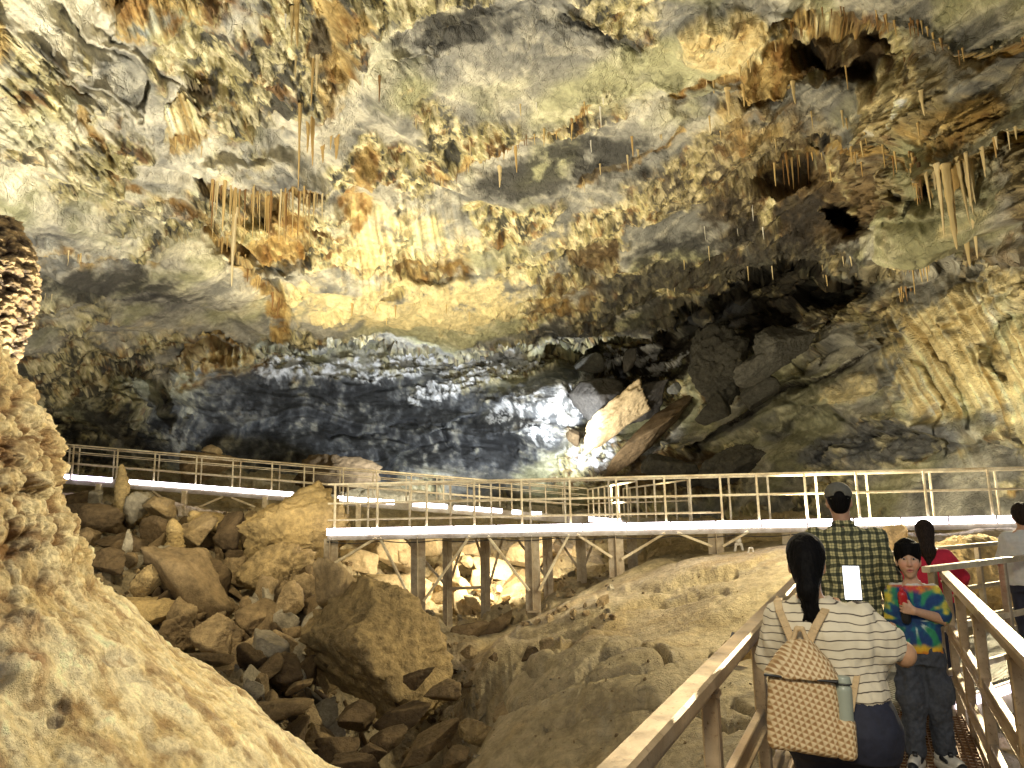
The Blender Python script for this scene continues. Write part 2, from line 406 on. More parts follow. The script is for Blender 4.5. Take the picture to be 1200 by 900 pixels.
lip(LIPS['second'], 0.025, 16, 20, o=0.8, wid=4); lip(LIPS['slab'], 0.055, 26, 24, o=0.8, wid=5, b=0.7); lip(LIPS['patch'], 0.035, 18, 14, o=0.9, wid=6)
lip(LIPS['drapery'], 0.06, 30, 26, o=0.8, wid=9, b=0.3); lip(LIPS['arch'], 0.04, 14, 20, o=0.8, b=0.6)
lip([(-40, 0), (20, 45), (70, 80), (130, 118), (176, 148)], 0.02, 14, 16); lip([(50, -20), (110, 42), (160, 72), (172, 112)], 0.03, 14, 18, d=0.15)
lip([(-20, 160), (30, 162), (60, 164), (105, 172)], 0.02, 12, 12, o=0.3, d=0.3); lip([(120, 205), (180, 218), (240, 236)], 0.015, 10, 10, o=0.6)
lip([(-20, 185), (50, 215), (130, 245), (180, 275), (240, 290)], 0.015, 12, 14, o=0.3); lip([(90, 130), (105, 150), (118, 176)], 0.02, 8, 8, o=0.7)
lip([(60, 85), (82, 92), (95, 108)], 0.02, 8, 8, o=0.6); lip([(230, 130), (262, 118), (300, 138), (330, 150)], 0.015, 10, 12, o=0.5)
lip([(215, 95), (228, 104), (240, 110)], 0.04, 6, 10, b=0.7); lip([(-10, 300), (40, 296), (110, 306), (180, 312)], 0.03, 12, 16, o=0.5)
lip([(460, 62), (500, 50), (560, 18), (640, -10)], 0.02, 14, 14); lip([(660, 18), (700, 34), (730, 55), (748, 70)], 0.035, 12, 14, d=0.6)
lip([(396, 75), (460, 62), (510, 60)], 0.015, 10, 10); lip([(700, 130), (760, 110), (800, 118)], 0.012, 10, 16, o=0.3)
lip([(840, 120), (900, 108), (960, 100)], 0.015, 10, 10, o=0.3); lip([(60, 452), (110, 440), (150, 436), (188, 450), (198, 476)], 0.03, 12, 14, o=0.4)
lip([(380, 398), (450, 395), (520, 404), (600, 404)], 0.02, 12, 10, o=0.25, d=0.2); lip([(330, 330), (400, 325), (470, 310), (530, 296)], 0.015, 14, 14, o=0.25)
lip([(820, 525), (870, 490), (960, 442), (1010, 420), (1050, 385)], 0.03, 10, 14, d=0.5, b=0.5); lip([(985, 292), (1030, 268), (1085, 252)], 0.02, 12, 14, o=0.3)
lip([(1060, 345), (1100, 325), (1150, 335), (1210, 300)], 0.02, 10, 10, b=0.4); lip([(1085, 385), (1130, 360), (1180, 345)], 0.012, 8, 8)
lip([(1000, 310), (1020, 328), (1090, 312), (1140, 318)], 0.04, 14, 14, o=0.3, d=0.4); lip([(860, 470), (930, 445), (985, 470)], 0.012, 10, 10)
lip([(900, 500), (985, 478), (1040, 455)], 0.02, 8, 10, d=0.3); lip([(960, 535), (1010, 520), (1080, 505), (1160, 520)], 0.02, 10, 10)
lip([(200, 450), (260, 440), (310, 425)], 0.02, 12, 8, o=0.6, wid=10); lip([(450, 540), (520, 500), (600, 470)], 0.01, 12, 12)
lip([(590, 520), (640, 505), (690, 515)], 0.01, 8, 8)
for q, a in (([(930, 380), (925, 410), (935, 440)], 0.03), ([(1000, 340), (985, 380), (960, 420)], 0.03), ([(880, 400), (900, 380), (940, 385)], 0.03), ([(515, 495), (530, 520), (545, 530)], 0.015),
             ([(400, 520), (460, 500), (520, 495)], 0.01), ([(120, 20), (150, 55), (200, 95)], 0.015), ([(1185, 370), (1150, 400), (1160, 440)], 0.02), ([(925, 470), (960, 480), (1000, 500)], 0.01),
             ([(1080, 400), (1100, 450), (1140, 500)], 0.02), ([(1068, 420), (1090, 470), (1110, 530)], 0.02), ([(640, 20), (610, 70), (560, 110)], 0.004)):
    crack(q, a)

Z0 = np.exp(LZ + np.clip(dz, -0.14, 0.3))
P = atv(PX.ravel(), PY.ravel(), Z0.ravel()).reshape(*PX.shape, 3)
# smooth normals of the undisplaced surface, towards the camera
Pb = atv(PX.ravel(), PY.ravel(), np.exp(LZ).ravel()).reshape(*PX.shape, 3)
Nn = grid_normals(Pb)
_s = np.sign(np.einsum('ijk,ijk->ij', Nn, CAM[None, None] - Pb)); Nn *= _s[..., None]
_vd = CAM[None, None] - Pb; _vd /= np.linalg.norm(_vd, axis=-1, keepdims=True)
Nn = Nn * 0.6 + _vd * 0.4; Nn /= np.linalg.norm(Nn, axis=-1, keepdims=True)

x, y, z = (P[..., i].astype(F32) for i in range(3))
q = np.exp(LZ).astype(F32) / 20.0                                  # far rock gets coarser relief
# bedding planes: three dips of the strata
def bedding(th, seed, fine=1.0):
    a = math.radians(th); ca, sa = math.cos(a), math.sin(a)
    X, Y = x, -z
    u, v = (X * ca + Y * sa + y * 0.25), (-X * sa + Y * ca + y * 0.12)
    w = 0.5 * gnoise(u * .35, v * .35, y * .2 + seed)
    v = v + w
    n = fbm(u * 0.28, v * 1.7 * fine, y * 0.22 + seed, 6, 0.58)
    r = fbm(u * 0.5, v * 2.6 * fine, y * 0.3 + seed * 2, 5, 0.55, ridged=True)
    t = v * 0.95 + 1.6 * n
    st = (t - np.floor(t)); st = np.where(st < 0.8, st / 0.8, (1 - st) / 0.2)     # stepped ledges
    t2 = v * .36 * fine + .75 * fbm(u * .12, v * .30, y * .1 + seed, 4, .5) + .12 * n
    s2 = t2 - np.floor(t2); s2 = np.where(s2 < .86, s2 / .86, (1 - s2) / .14)      # broad plates that end in an overhang
    return n, r, st, s2
wA = np.exp(-((PX - 120) / 330) ** 2 - ((PY - 110) / 260) ** 2) * 1.6
wC = sst(600, 950, PX + (PY - 300) * 0.2)
wB = np.clip(1 - wA - wC, 0.05, 1)
_t = wA + wB + wC
bn = br = bs = bp2 = 0
for w_, th, sd in ((wA / _t, 37, 1.7), (wB / _t, 6, 5.2), (wC / _t, -27, 9.4)):
    n_, r_, s_, p_ = bedding(th, sd)
    bn = bn + w_ * n_; br = br + w_ * r_; bs = bs + w_ * s_; bp2 = bp2 + w_ * p_
big = fbm(x * .11, y * .11, z * .11 + 4, 3, .5)
mid = fbm(x * .55, y * .55, z * .55, 5, .55)
fin = fbm(x * 2.6, y * 2.2, z * 2.6, 5, .6)
f1, f2, cid = worley(x * .8 + .5 * mid, y * .6, z * .8 + .4 * fin)
f1b, f2b, cidb = worley(x * 2.1 + .3 * fin, y * 1.4, z * 2.1 + .5 * mid)
facet = (RND[cid & 255][..., 0] - .5) * sst(0.0, 0.12, f2 - f1)
pits = 1 - sst(0.1, 0.5, f1b)
n_lo = fbm(x * .32 + 5, y * .3, z * .4 + 2, 5, .55)
rg = sst(-.16, .16, 1.5 * n_lo + .25 * fin + (rough - .62) * .95)                  # crust here, bare smooth slab there
rg = np.clip(rg * (.35 + .65 * sst(0, .4, rough)), 0, 1)
# flowstone: flutes that run down the slope of the rock
flc = PX + 0.28 * (PY - 300) * np.where(PX > 900, -1.6, 0.6) * np.where(PX > 1000, 1, 1.0)
flc = np.where((PX > 980) & (PY > 330), PX - 0.52 * PY, np.where(PX < 260, PX - .35 * PY, PX + 6 * np.sin(PY / 30)))
flute = 0.6 * np.abs(gnoise(flc / 9.0, PY / 160, 2.2)) + 0.4 * np.abs(gnoise(flc / 3.6, PY / 120, 7.2))
smooth_ = 1 - rg
n_k = fbm(x * 3.4 + 14, y * 2.8, z * 2.2 + 31, 5, .68, ridged=True) - .3
_sq = q ** .5
cw1 = fbm(x * .9, y * .9, z * .9 + 40, 3, .5)
def seams(th, seed, sc):
    a_ = math.radians(th); X, Y = x, -z
    u, v = X * math.cos(a_) + Y * math.sin(a_) + y * .25, -X * math.sin(a_) + Y * math.cos(a_) + y * .12
    return np.abs(fbm(u * .5 * sc + .5 * cw1, v * 1.9 * sc + .9 * cw1, y * .3 * sc + seed, 4, .55))
sm = (wA * seams(37, 2.2, 1 / _sq.mean()) + wB * seams(8, 4.4, .7) + wC * seams(-27, 6.6, .8)) / _t
groove = (1 - sst(0, .035, sm)) * sst(-.15, .2, mid + .3 * (rg - .3))           # open joints along the bedding
knob = np.sqrt(np.clip(.6 - f1b ** 2, 0, 1))
H = 0.8 * big + mid * (0.20 + .40 * rg) + _sq * (0.40 * bn * (0.30 + 0.7 * rg) + 0.26 * (br - .3) * (0.10 + rg) * (1 - drape) + 0.20 * bs * (0.25 + rg) * (1 - drape) + .75 * bp2 * (1 - .95 * drape))
H += rg * q ** .4 * (0.16 * facet + 0.17 * fin - 0.12 * pits + .10 * n_k) + 0.02 * fin * smooth_
H -= groove * .26 * _sq * (.45 + .55 * rg) * (1 - drape)
H += drape * 0.60 * flute * _sq
H = H - 0.45
P = P + Nn * H[..., None]
CP = P.copy()

# --- colour of the stone, and the painted cold light of the hollow
def lerp(a, b, t): return a * (1 - t[..., None]) + np.array(b)[None, None] * t[..., None]
fq = 1.0 / np.clip(_sq, .5, 1.6)
n_hi = fbm(x * 2.2, y * 1.7, z * 1.5 + 60, 6, .62); n_mi = fbm(x * .8 + 7, y * .6, z * .6 + 11, 5, .6)
n_dr = fbm(x * 3.0, y * 1.2, z * .8 + 21, 5, .6)                                   # dripping down
n_b = fbm(x * .22 + 33, y * .2, z * .3 + 8, 4, .5)
t1 = sst(-.25, .25, fbm(x * .3 + 3, y * .3, z * .3, 4, .5) + .3 * bn + .06 * n_hi)
C = lerp(np.broadcast_to(np.array([.19, .188, .17]), P.shape).copy(), (.40, .385, .325), t1)
C = lerp(C, (.32, .315, .165), sst(-.05, .16, n_b + .2 * bn) * .75 * (1 - blue))              # olive film on the bare slabs
C = lerp(C, (.12, .122, .118), sst(.06, .24, -n_b + .25 * bn + .1 * n_hi) * .6)
TLm = np.clip(wA, 0, 1) * sst(-.35, .2, n_mi + .5 * bn)
C = lerp(C, (.62, .58, .46), TLm * .8)
vein = sst(.40, .6, br + .25 * fin) * (.35 + .65 * rg)
C = lerp(C, (.66, .61, .46), vein * .7 * (1 - .6 * dark))
n_h2 = fbm(x * 3.6 + 80, y * 2.6, z * 3.0, 6, .7); n_h3 = fbm(x * 1.6 + 120, y * 1.2, z * 1.5, 7, .7)
K = lerp(np.broadcast_to(np.array([.36, .315, .15]), P.shape).copy(), (.54, .48, .30), sst(-.02, .16, n_h2))
K = lerp(K, (.37, .245, .085), sst(.09, .2, n_h3 + .35 * n_dr) * .85 * (1 - .8 * blue))
K = lerp(K, (.20, .105, .035), sst(.15, .28, n_h3 + .5 * n_dr) * (1 - .8 * blue))
K = lerp(K, (.055, .055, .05), sst(.05, .17, -n_h2 + .5 * n_mi) * .9)
kb = np.clip(wC, 0, 1) * sst(420, 330, PY) * sst(60, 130, PY + .15 * (PX - 900)) * sst(-.3, .1, n_mi + .2)
K = lerp(K, (.17, .115, .052), kb * .62)
C = C * (1 - (rg * .92 * (1 - .6 * blue))[..., None]) + K * (rg * .92 * (1 - .6 * blue))[..., None]
wob = .5 + 1.5 * n_mi + 1.3 * n_hi
def chan(a, lo=.22, hi=.52): return sst(lo, hi, a * (.42 + .62 * np.clip(wob, -.3, 1.5)))
C = lerp(C, (.58, .49, .27), chan(cream) * .85)
C = lerp(C, (.15, .10, .048), chan(brown) * .9)
C = lerp(C, (.09, .055, .022), chan(brown) * sst(.0, .3, n_hi) * .8)
C = lerp(C, (.37, .25, .09), chan(ochre) * .85)
C = lerp(C, (.24, .115, .03), chan(ochre) * sst(.05, .3, n_dr) * .75)
C = lerp(C, (.60, .47, .22), chan(ochre) * sst(.05, .3, -n_dr) * .6)
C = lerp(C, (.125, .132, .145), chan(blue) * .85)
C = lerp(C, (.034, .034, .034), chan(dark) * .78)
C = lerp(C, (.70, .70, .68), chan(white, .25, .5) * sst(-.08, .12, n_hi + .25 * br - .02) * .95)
C = lerp(C, (.06, .055, .05), groove * .6)
fl2 = gnoise(flc / 5.0, PY / 90, 9.9); fl3 = gnoise(flc / 13.0, PY / 200, 3.9)
C = C * (1 + drape[..., None] * (np.array([.30, .42, .6]) * fl2[..., None] * 1.5 + np.array([.25, .35, .5]) * fl3[..., None]))
C = np.clip(C * (1 + (.2 + .4 * rg)[..., None] * fin[..., None]), .012, .8)
_l = C.mean(-1, keepdims=True); C = np.clip(_l + (C - _l) * 1.06, .008, .85)
C = np.clip(C * np.clip(_l / .26, .05, 3) ** .40, .010, .78)
cave_mat = rock_mat('limestone', None, bump=0.75, scale=0.8, rough=0.62, contrast=0.42)
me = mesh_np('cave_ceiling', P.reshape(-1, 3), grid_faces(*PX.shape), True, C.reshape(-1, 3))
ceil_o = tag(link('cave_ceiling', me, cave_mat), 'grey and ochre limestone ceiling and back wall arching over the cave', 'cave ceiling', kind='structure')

def surf(px, py):
    j = int(np.argmin(np.abs(gx - px))); i = int(np.argmin(np.abs(gy - py)))
    return CP[i, j]
# ------------------------------------------------------------------ the cave floor: a heightfield on a fan of rays, finer near the camera
_fl = [(560, 900, 8.6), (700, 900, 7.7), (850, 900, 6.4), (1180, 890, 5.9), (840, 780, 10.5), (740, 770, 11.5), (650, 790, 11.6), (600, 812, 11.2), (575, 850, 10),
       (760, 720, 14), (690, 735, 14.2), (625, 735, 16.3), (721, 674, 18), (625, 714, 18.2), (560, 755, 14.6), (840, 648, 17.6), (890, 650, 15.3), (900, 700, 12.6), (1000, 705, 12.2), (1100, 745, 10.5), (1200, 760, 9.6),
       (490, 727, 18.6), (440, 690, 21), (560, 690, 22), (680, 655, 24), (500, 640, 27), (420, 640, 27), (100, 640, 19), (200, 622, 21), (330, 605, 22), (300, 700, 17.5), (200, 705, 16.3), (330, 805, 13.2),
       (270, 800, 13.6), (370, 890, 11), (200, 578, 30), (0, 575, 26), (450, 600, 34), (600, 600, 38), (900, 612, 26), (850, 600, 34), (1150, 622, 20), (1190, 640, 14), (1000, 625, 19), (240, 760, 14.8), (380, 700, 16), (330, 660, 19)]
_pts = np.array([at(*a) for a in _fl])
_ex = np.array([(-1.2, 13.4, -6.5), (-1.8, 12.0, -5.6), (-2.2, 10.7, -3.6), (-1.6, 9.3, -2.3), (-0.7, 14.6, -3.4), (-1.1, 15.6, -2.6), (0, 1, -1.5), (4, 1, -1.5), (-4, 1, -1.4), (-5, 5, -1.2), (-8, 9, -0.6), (-10, 14, 0.2), (9, 5, -1.0), (-3, 7, -2.0), (3, 4, -1.4), (0.5, 5, -1.6),
                (-22, 26, 3), (22, 24, 1.5), (-15, 40, 4), (10, 44, 2), (14, 14, .5)])
_pts = np.concatenate([_pts, _ex])
hfloor = tps(_pts[:, 0], _pts[:, 1], _pts[:, 2])
az = np.concatenate([np.linspace(-1.25, -.72, 30), np.linspace(-.715, .715, 1050), np.linspace(.72, 1.25, 30)])
rr = np.exp(np.linspace(math.log(1.2), math.log(58), 620))
AZ, RR = np.meshgrid(az, rr)
FX, FY = RR * np.sin(AZ), RR * np.cos(AZ)
FZ = hfloor(FX, FY)
pr_ = proj(np.stack([FX, FY, FZ], -1).reshape(-1, 3))
fpx, fpy = pr_[0].reshape(FX.shape), pr_[1].reshape(FX.shape)
x, y, z = FX.astype(F32), FY.astype(F32), FZ.astype(F32)
hill = sst(-.6, .6, x - (-1.0 + 0.0 * y)) * (1 - sst(17.5, 19.5, y))             # the smooth slope right of the pit
w1 = fbm(x * .5, y * .5, z * .5, 5, .55)
bed = fbm((x * .9 + y * .45) * .42 + .6 * w1, (y * .9 - x * .45) * 1.1 + .5 * w1, z * .8, 5, .48)
rid = fbm((x * .9 + y * .45) * .55 + w1, (y * .9 - x * .45) * 1.5 + w1, z, 5, .5, ridged=True)
fin = fbm(x * 4, y * 4, z * 4, 5, .62)
f1, f2, cid = worley(x * 1.1 + w1, y * 1.1, z * .9 + .4 * fin)
wl = fbm(x * .3 + 2, y * .3, z * .3, 2, .5)
tv = (y * .88 - x * .48) * .42 + .75 * fbm(x * .28, y * .28, z * .2 + 6, 3, .5); ts = tv - np.floor(tv); saw = np.where(ts < .88, ts / .88, (1 - ts) / .12)
tv2 = (y * .75 - x * .66) * 1.25 + .9 * fbm(x * .7 + 9, y * .7, z * .4, 4, .52); ts2 = tv2 - np.floor(tv2); saw2 = np.where(ts2 < .85, ts2 / .85, (1 - ts2) / .15)
hc1, hc2, hcc = worley(x * .55 + .7 * wl, y * .55 + .5 * w1 * .4, z * .2)
DZ = hill * (.30 * wl - .09 * (saw - .5) - .016 * (saw2 - .5) * sst(-.2, .2, wl + .1) + .05 * w1 + .035 * bed + .028 * fin - .02 * (1 - sst(0, .07, hc2 - hc1)) * sst(.0, .3, w1 + .2)) + (1 - hill) * (.35 * w1 + .2 * bed + .10 * fin + .4 * (RND[cid & 255][..., 0] - .5) * sst(0, .15, f2 - f1))
SX, SY, WX, WY = PX, PY, None, None
WX = fpx + 4 * gnoise(fpx / 25, fpy / 25, .5) + 1.5 * gnoise(fpx / 7, fpy / 7, 4.5); WY = fpy + 4 * gnoise(fpx / 25, fpy / 25, 7.5) + 1.5 * gnoise(fpx / 7, fpy / 7, 3.5)
vis = (FY > 3)
for pts, dep, wd in (([(560, 838), (610, 828), (650, 815), (677, 803), (688, 790), (700, 783), (737, 768), (767, 772), (785, 790)], .16, 2.6), ([(690, 806), (720, 806), (750, 803), (790, 790), (830, 775)], .10, 2.2),
                     ([(517, 830), (540, 822), (570, 815), (600, 790), (640, 778)], .16, 3), ([(545, 780), (600, 770), (650, 760), (700, 735)], .06, 3), ([(600, 745), (680, 730), (760, 705), (850, 690)], .05, 3),
                     ([(700, 700), (780, 685), (860, 665)], .05, 3), ([(640, 860), (700, 850), (760, 835)], .05, 3), ([(860, 830), (900, 845), (930, 870)], .12, 3), ([(800, 830), (850, 858), (890, 850)], .1, 3)):
    s = polyd(pts)
    DZ -= vis * 2.4 * dep * np.exp(-(s / wd / 1.2) ** 2); DZ += vis * dep * .22 * np.where(s < 0, np.exp(s / 12), 0)
FZ2 = FZ + DZ * sst(2, 5, RR)
t1 = sst(-.4, .4, fbm(x * .6 + 2, y * .6, z * .6, 6, .6))
Cf = lerp(np.broadcast_to(np.array([.40, .32, .185]), FX.shape + (3,)).copy(), (.56, .46, .28), t1)
Cf = lerp(Cf, (.40, .28, .12), sst(.05, .4, bed + .3 * w1) * .55)
Cf = lerp(Cf, (.12, .10, .065), sst(.2, .5, fbm(x * 1.3 + 8, y * 1.3, z + 3, 6, .62)) * .6)
Cf = lerp(Cf, (.44, .40, .3), sst(.55, .85, rid) * .4)
deep = sst(-1.6, -3.0, FZ2) * (1 - hill)
Cf = lerp(Cf, (.09, .07, .045), sst(.3, .6, (1 - hill) * (1 - sst(18.5, 20, y))) * .5)      # darker floor between the rubble
Cf = lerp(Cf, (.46, .37, .22), sst(19, 21, y) * sst(-9, -5, x) * .6)
Cf = np.clip(Cf * (1 + .35 * fin[..., None]), .012, .7)
FP = np.stack([FX, FY, FZ2], -1)
floor_mat = rock_mat('cave_floor_rock', None, bump=0.8, scale=1.6, rough=0.72, contrast=0.4)
tag(link('cave_floor', mesh_np('cave_floor', FP.reshape(-1, 3), grid_faces(*FX.shape, flip=True), True, Cf.reshape(-1, 3)), floor_mat), 'uneven brown rock floor sloping under the metal walkways', 'cave floor', kind='structure')
def fz(X, Y):
    a = math.atan2(X, Y); r = math.hypot(X, Y)
    return float(FZ2[int(np.argmin(np.abs(rr - r))), int(np.argmin(np.abs(az - a)))])

# ------------------------------------------------------------------ the great flowstone mound in the left foreground
def turned(name, c, edge, seg_face, seg_back, rings, top_close=None, bottom=None):
    """a turned body about the upright axis through c whose right outline passes the given photo positions"""
    zz, rad = [], []
    for px, py in edge:
        d = _fw + (px - CX) / FPX * RIGHT - (py - CY) / FPX * UP
        dh = d[:2]; t = ((c - CAM[:2]) @ dh) / (dh @ dh); S = CAM + t * d
        zz.append(S[2]); rad.append(np.linalg.norm(S[:2] - c))
    zz, rad = np.array(zz), np.array(rad); o = np.argsort(zz); zz, rad = zz[o], rad[o]
    if top_close: zz = np.append(zz, [zz[-1] + a for a, b in top_close]); rad = np.append(rad, [rad[-1] * b for a, b in top_close])
    if bottom: zz = np.insert(zz, 0, [bottom[0]]); rad = np.insert(rad, 0, [bottom[1]])
    zs = np.linspace(zz[0], zz[-1], rings); rs = np.interp(zs, zz, rad)
    k = np.exp(-np.linspace(-2, 2, 13) ** 2); k /= k.sum(); rs = np.convolve(np.pad(rs, 6, 'edge'), k, 'valid')
    fa = math.atan2(CAM[1] - c[1], CAM[0] - c[0])
    th = np.concatenate([np.linspace(fa - 1.9, fa + 1.9, seg_face), np.linspace(fa + 1.9, fa - 1.9 + 2 * math.pi, seg_back + 2)[1:-1]])
    TH, ZZ = np.meshgrid(th, zs); R = np.broadcast_to(rs[:, None], TH.shape)
    return np.stack([c[0] + R * np.cos(TH), c[1] + R * np.sin(TH), ZZ], -1), TH, ZZ, R

mc = np.array([-4.85, 5.2])
edge = [(0, 385), (8, 400), (20, 428), (30, 450), (42, 470), (55, 490), (62, 520), (64, 545), (70, 560), (74, 590), (88, 620), (98, 640), (108, 660), (130, 685), (160, 710), (182, 728), (214, 760), (262, 795), (318, 848), (370, 900), (430, 960), (500, 1040)]
MP, TH, ZZ, R = turned('mound', mc, edge, 820, 60, 760, [(.35, .8), (.6, .45), (.75, .05)], None)
x, y, z = (MP[..., i].astype(F32) for i in range(3))
wv = fbm(x * 1.2, y * 1.2, z * 1.2, 4, .5); fin = fbm(x * 9, y * 9, z * 9, 5, .6)
pop = sst(.75, 1.5, z + .5 * wv)                                      # the popcorn crust above, smooth flowstone below
f1, f2, cid = worley(x * 5.2 + 1.2 * wv, y * 5.2 + .5 * fin, z * 6.2 + .6 * fin)
f1b, f2b, cidb = worley(x * 14 + 2 * wv, y * 14, z * 17)
lump = np.sqrt(np.clip(.62 - f1 ** 2, 0, 1)) * (.6 + 1.0 * RND[cid & 255][..., 1])
lumpb = np.sqrt(np.clip(.55 - f1b ** 2, 0, 1)) * (.4 + .8 * RND[cidb & 255][..., 1])
run = fbm(x * 2.2 + .5 * wv, y * 2.2, z * .7, 6, .6)
runr = fbm(TH * 4.5 + .5 * wv, z * .6, R, 5, .55, ridged=True)
Dm = .02 * fbm(x * 5, y * 5, z * 3.2 + 70, 6, .65) + pop * (.17 * lump + .06 * lumpb + .10 * wv + .02 * fin - .06) + (1 - pop) * (.14 * wv + .07 * run + .02 * (runr - .3) + .012 * fin)
ppx, ppy, _ = proj(MP.reshape(-1, 3)); ppx, ppy = ppx.reshape(z.shape), ppy.reshape(z.shape)
fac = sst(-.2, .2, (np.cos(TH - math.atan2(-mc[1], -mc[0]))))
def mblob(cx, cy, rx, ry, soft=.5): return (1 - sst(1 - soft, 1 + soft, np.hypot((ppx + 6 * wv - cx) / rx, (ppy + 5 * run * 2 - cy) / ry))) * fac
hole = mblob(80, 819, 11, 7, .3) + mblob(73, 832, 9, 6, .3)
Dm -= .05 * hole
lumpm = mblob(25, 778, 34, 20, .6) + mblob(10, 735, 50, 16, .6) * .6
Dm += lumpm * (.05 + .10 * lump)
cut = mblob(145, 768, 22, 9, .5) + mblob(162, 785, 18, 6, .5); Dm -= .035 * cut
MN = grid_normals(MP); MN *= np.sign(np.einsum('ijk,ijk->ij', MN, MP - np.array([mc[0], mc[1], 0])[None, None] * np.array([1, 1, 0]) - np.array([0, 0, 0])))[..., None]
MP2 = MP + MN * (Dm - .06 - .03 * pop)[..., None]
Cm = lerp(np.broadcast_to(np.array([.56, .45, .25]), MP.shape).copy(), (.70, .61, .41), sst(-.3, .35, run + .4 * wv))
Cm = lerp(Cm, (.34, .21, .075), sst(.12, .45, fbm(x * 1.4 + 5, y * 1.4, z * .8, 6, .62)) * .7)
Cm = lerp(Cm, (.36, .33, .28), sst(.08, .4, fbm(x * .9 + 15, y * .9, z * .9, 6, .6)) * (1 - pop) * .75)
Cm = lerp(Cm, (.26, .14, .045), pop * sst(.4, .75, f1) * .85)
Cm = lerp(Cm, (.62, .50, .29), pop * (1 - sst(.25, .5, f1)) * .6)
Cm = lerp(Cm, (.22, .19, .17), np.clip(cut + .8 * hole, 0, 1) * .7); Cm = lerp(Cm, (.28, .15, .07), np.clip(lumpm, 0, 1) * sst(.3, .6, f1) * .8)
nsp = (1 - sst(.12, .42, worley(x * 8 + 3 * wv, y * 8, z * 7)[0])) * sst(.1, .3, fbm(x * .9 + 44, y * .9, z * .9, 3, .5)) * (1 - pop)
MP2 = MP2 + MN * (.022 * nsp)[..., None]
stk = fbm(TH * 9 + .8 * wv, z * .9 + .3 * wv, R * .6, 6, .62)
Cm = lerp(Cm, (.27, .17, .08), sst(.08, .26, stk) * (1 - .7 * pop) * .6); Cm = lerp(Cm, (.80, .73, .54), sst(.08, .25, -stk) * (1 - .7 * pop) * .55); Cm = lerp(Cm, (.74, .62, .38), nsp * .7)
spk = fbm(x * 5, y * 5, z * 3.2 + 70, 6, .65)
Cm = lerp(Cm, (.74, .66, .46), sst(.06, .26, spk) * .7); Cm = lerp(Cm, (.30, .19, .08), sst(.08, .28, -spk) * .6)
Cm = np.clip(.5 * (Cm / .5) ** 1.3, .02, .85); Cm = np.clip(Cm * (1 + .5 * fin[..., None]), .02, .82)
mound_mat = rock_mat('flowstone', None, bump=.8, scale=3.0, rough=.5, contrast=.3, spec=.5)
o = link('flowstone_mound', mesh_np('flowstone_mound', MP2.reshape(-1, 3), grid_faces(*TH.shape, wrap=True), True, Cm.reshape(-1, 3)), mound_mat)
tag(o, 'huge pale yellow flowstone mound crusted with knobbly popcorn in the left foreground', 'stalagmite')

hgc = at(-12, 340, 9.5)[:2]
HP, TH, ZZ, R = turned("hang", hgc, [(20, 262), (30, 285), (40, 315), (42, 330), (39, 355), (33, 385), (28, 402), (14, 424), (-4, 446)], 260, 40, 260)
x, y, z = (HP[..., i].astype(F32) for i in range(3))
fin = fbm(x * 6, y * 6, z * 6, 4, .6); f1, f2, cid = worley(x * 5.5, y * 5.5, z * 9 + .8 * fin); f1b, _, cb = worley(x * 13, y * 13, z * 20 + fin)
HN = np.stack([np.cos(TH), np.sin(TH), 0 * TH], -1)
HP2 = HP + HN * (.17 * np.sqrt(np.clip(.6 - f1 ** 2, 0, 1)) + .06 * np.sqrt(np.clip(.5 - f1b ** 2, 0, 1)) + .05 * fin - .08)[..., None]
Ch = lerp(np.broadcast_to(np.array([.32, .22, .10]), HP.shape).copy(), (.06, .035, .018), sst(.3, .7, f1)); Ch = lerp(Ch, (.46, .35, .18), (1 - sst(.15, .4, f1b)) * .7)
o = link('stalactite', mesh_np('popcorn_stalactite', HP2.reshape(-1, 3), grid_faces(*TH.shape, wrap=True), True, Ch.reshape(-1, 3)), mound_mat)
tag(o, 'stout brown popcorn stalactite hanging above the big flowstone mound', 'stalactite')

# ------------------------------------------------------------------ boulders
def ico(sub):
    bm = bmesh.new(); bmesh.ops.create_icosphere(bm, subdivisions=sub, radius=1)
    V = np.array([v.co[:] for v in bm.verts]); Fc = np.array([[v.index for v in f.verts] for f in bm.faces]); bm.free()
    return V / np.linalg.norm(V, axis=1)[:, None], Fc
ICO = {k: ico(k) for k in (2, 3, 4, 5, 6)}

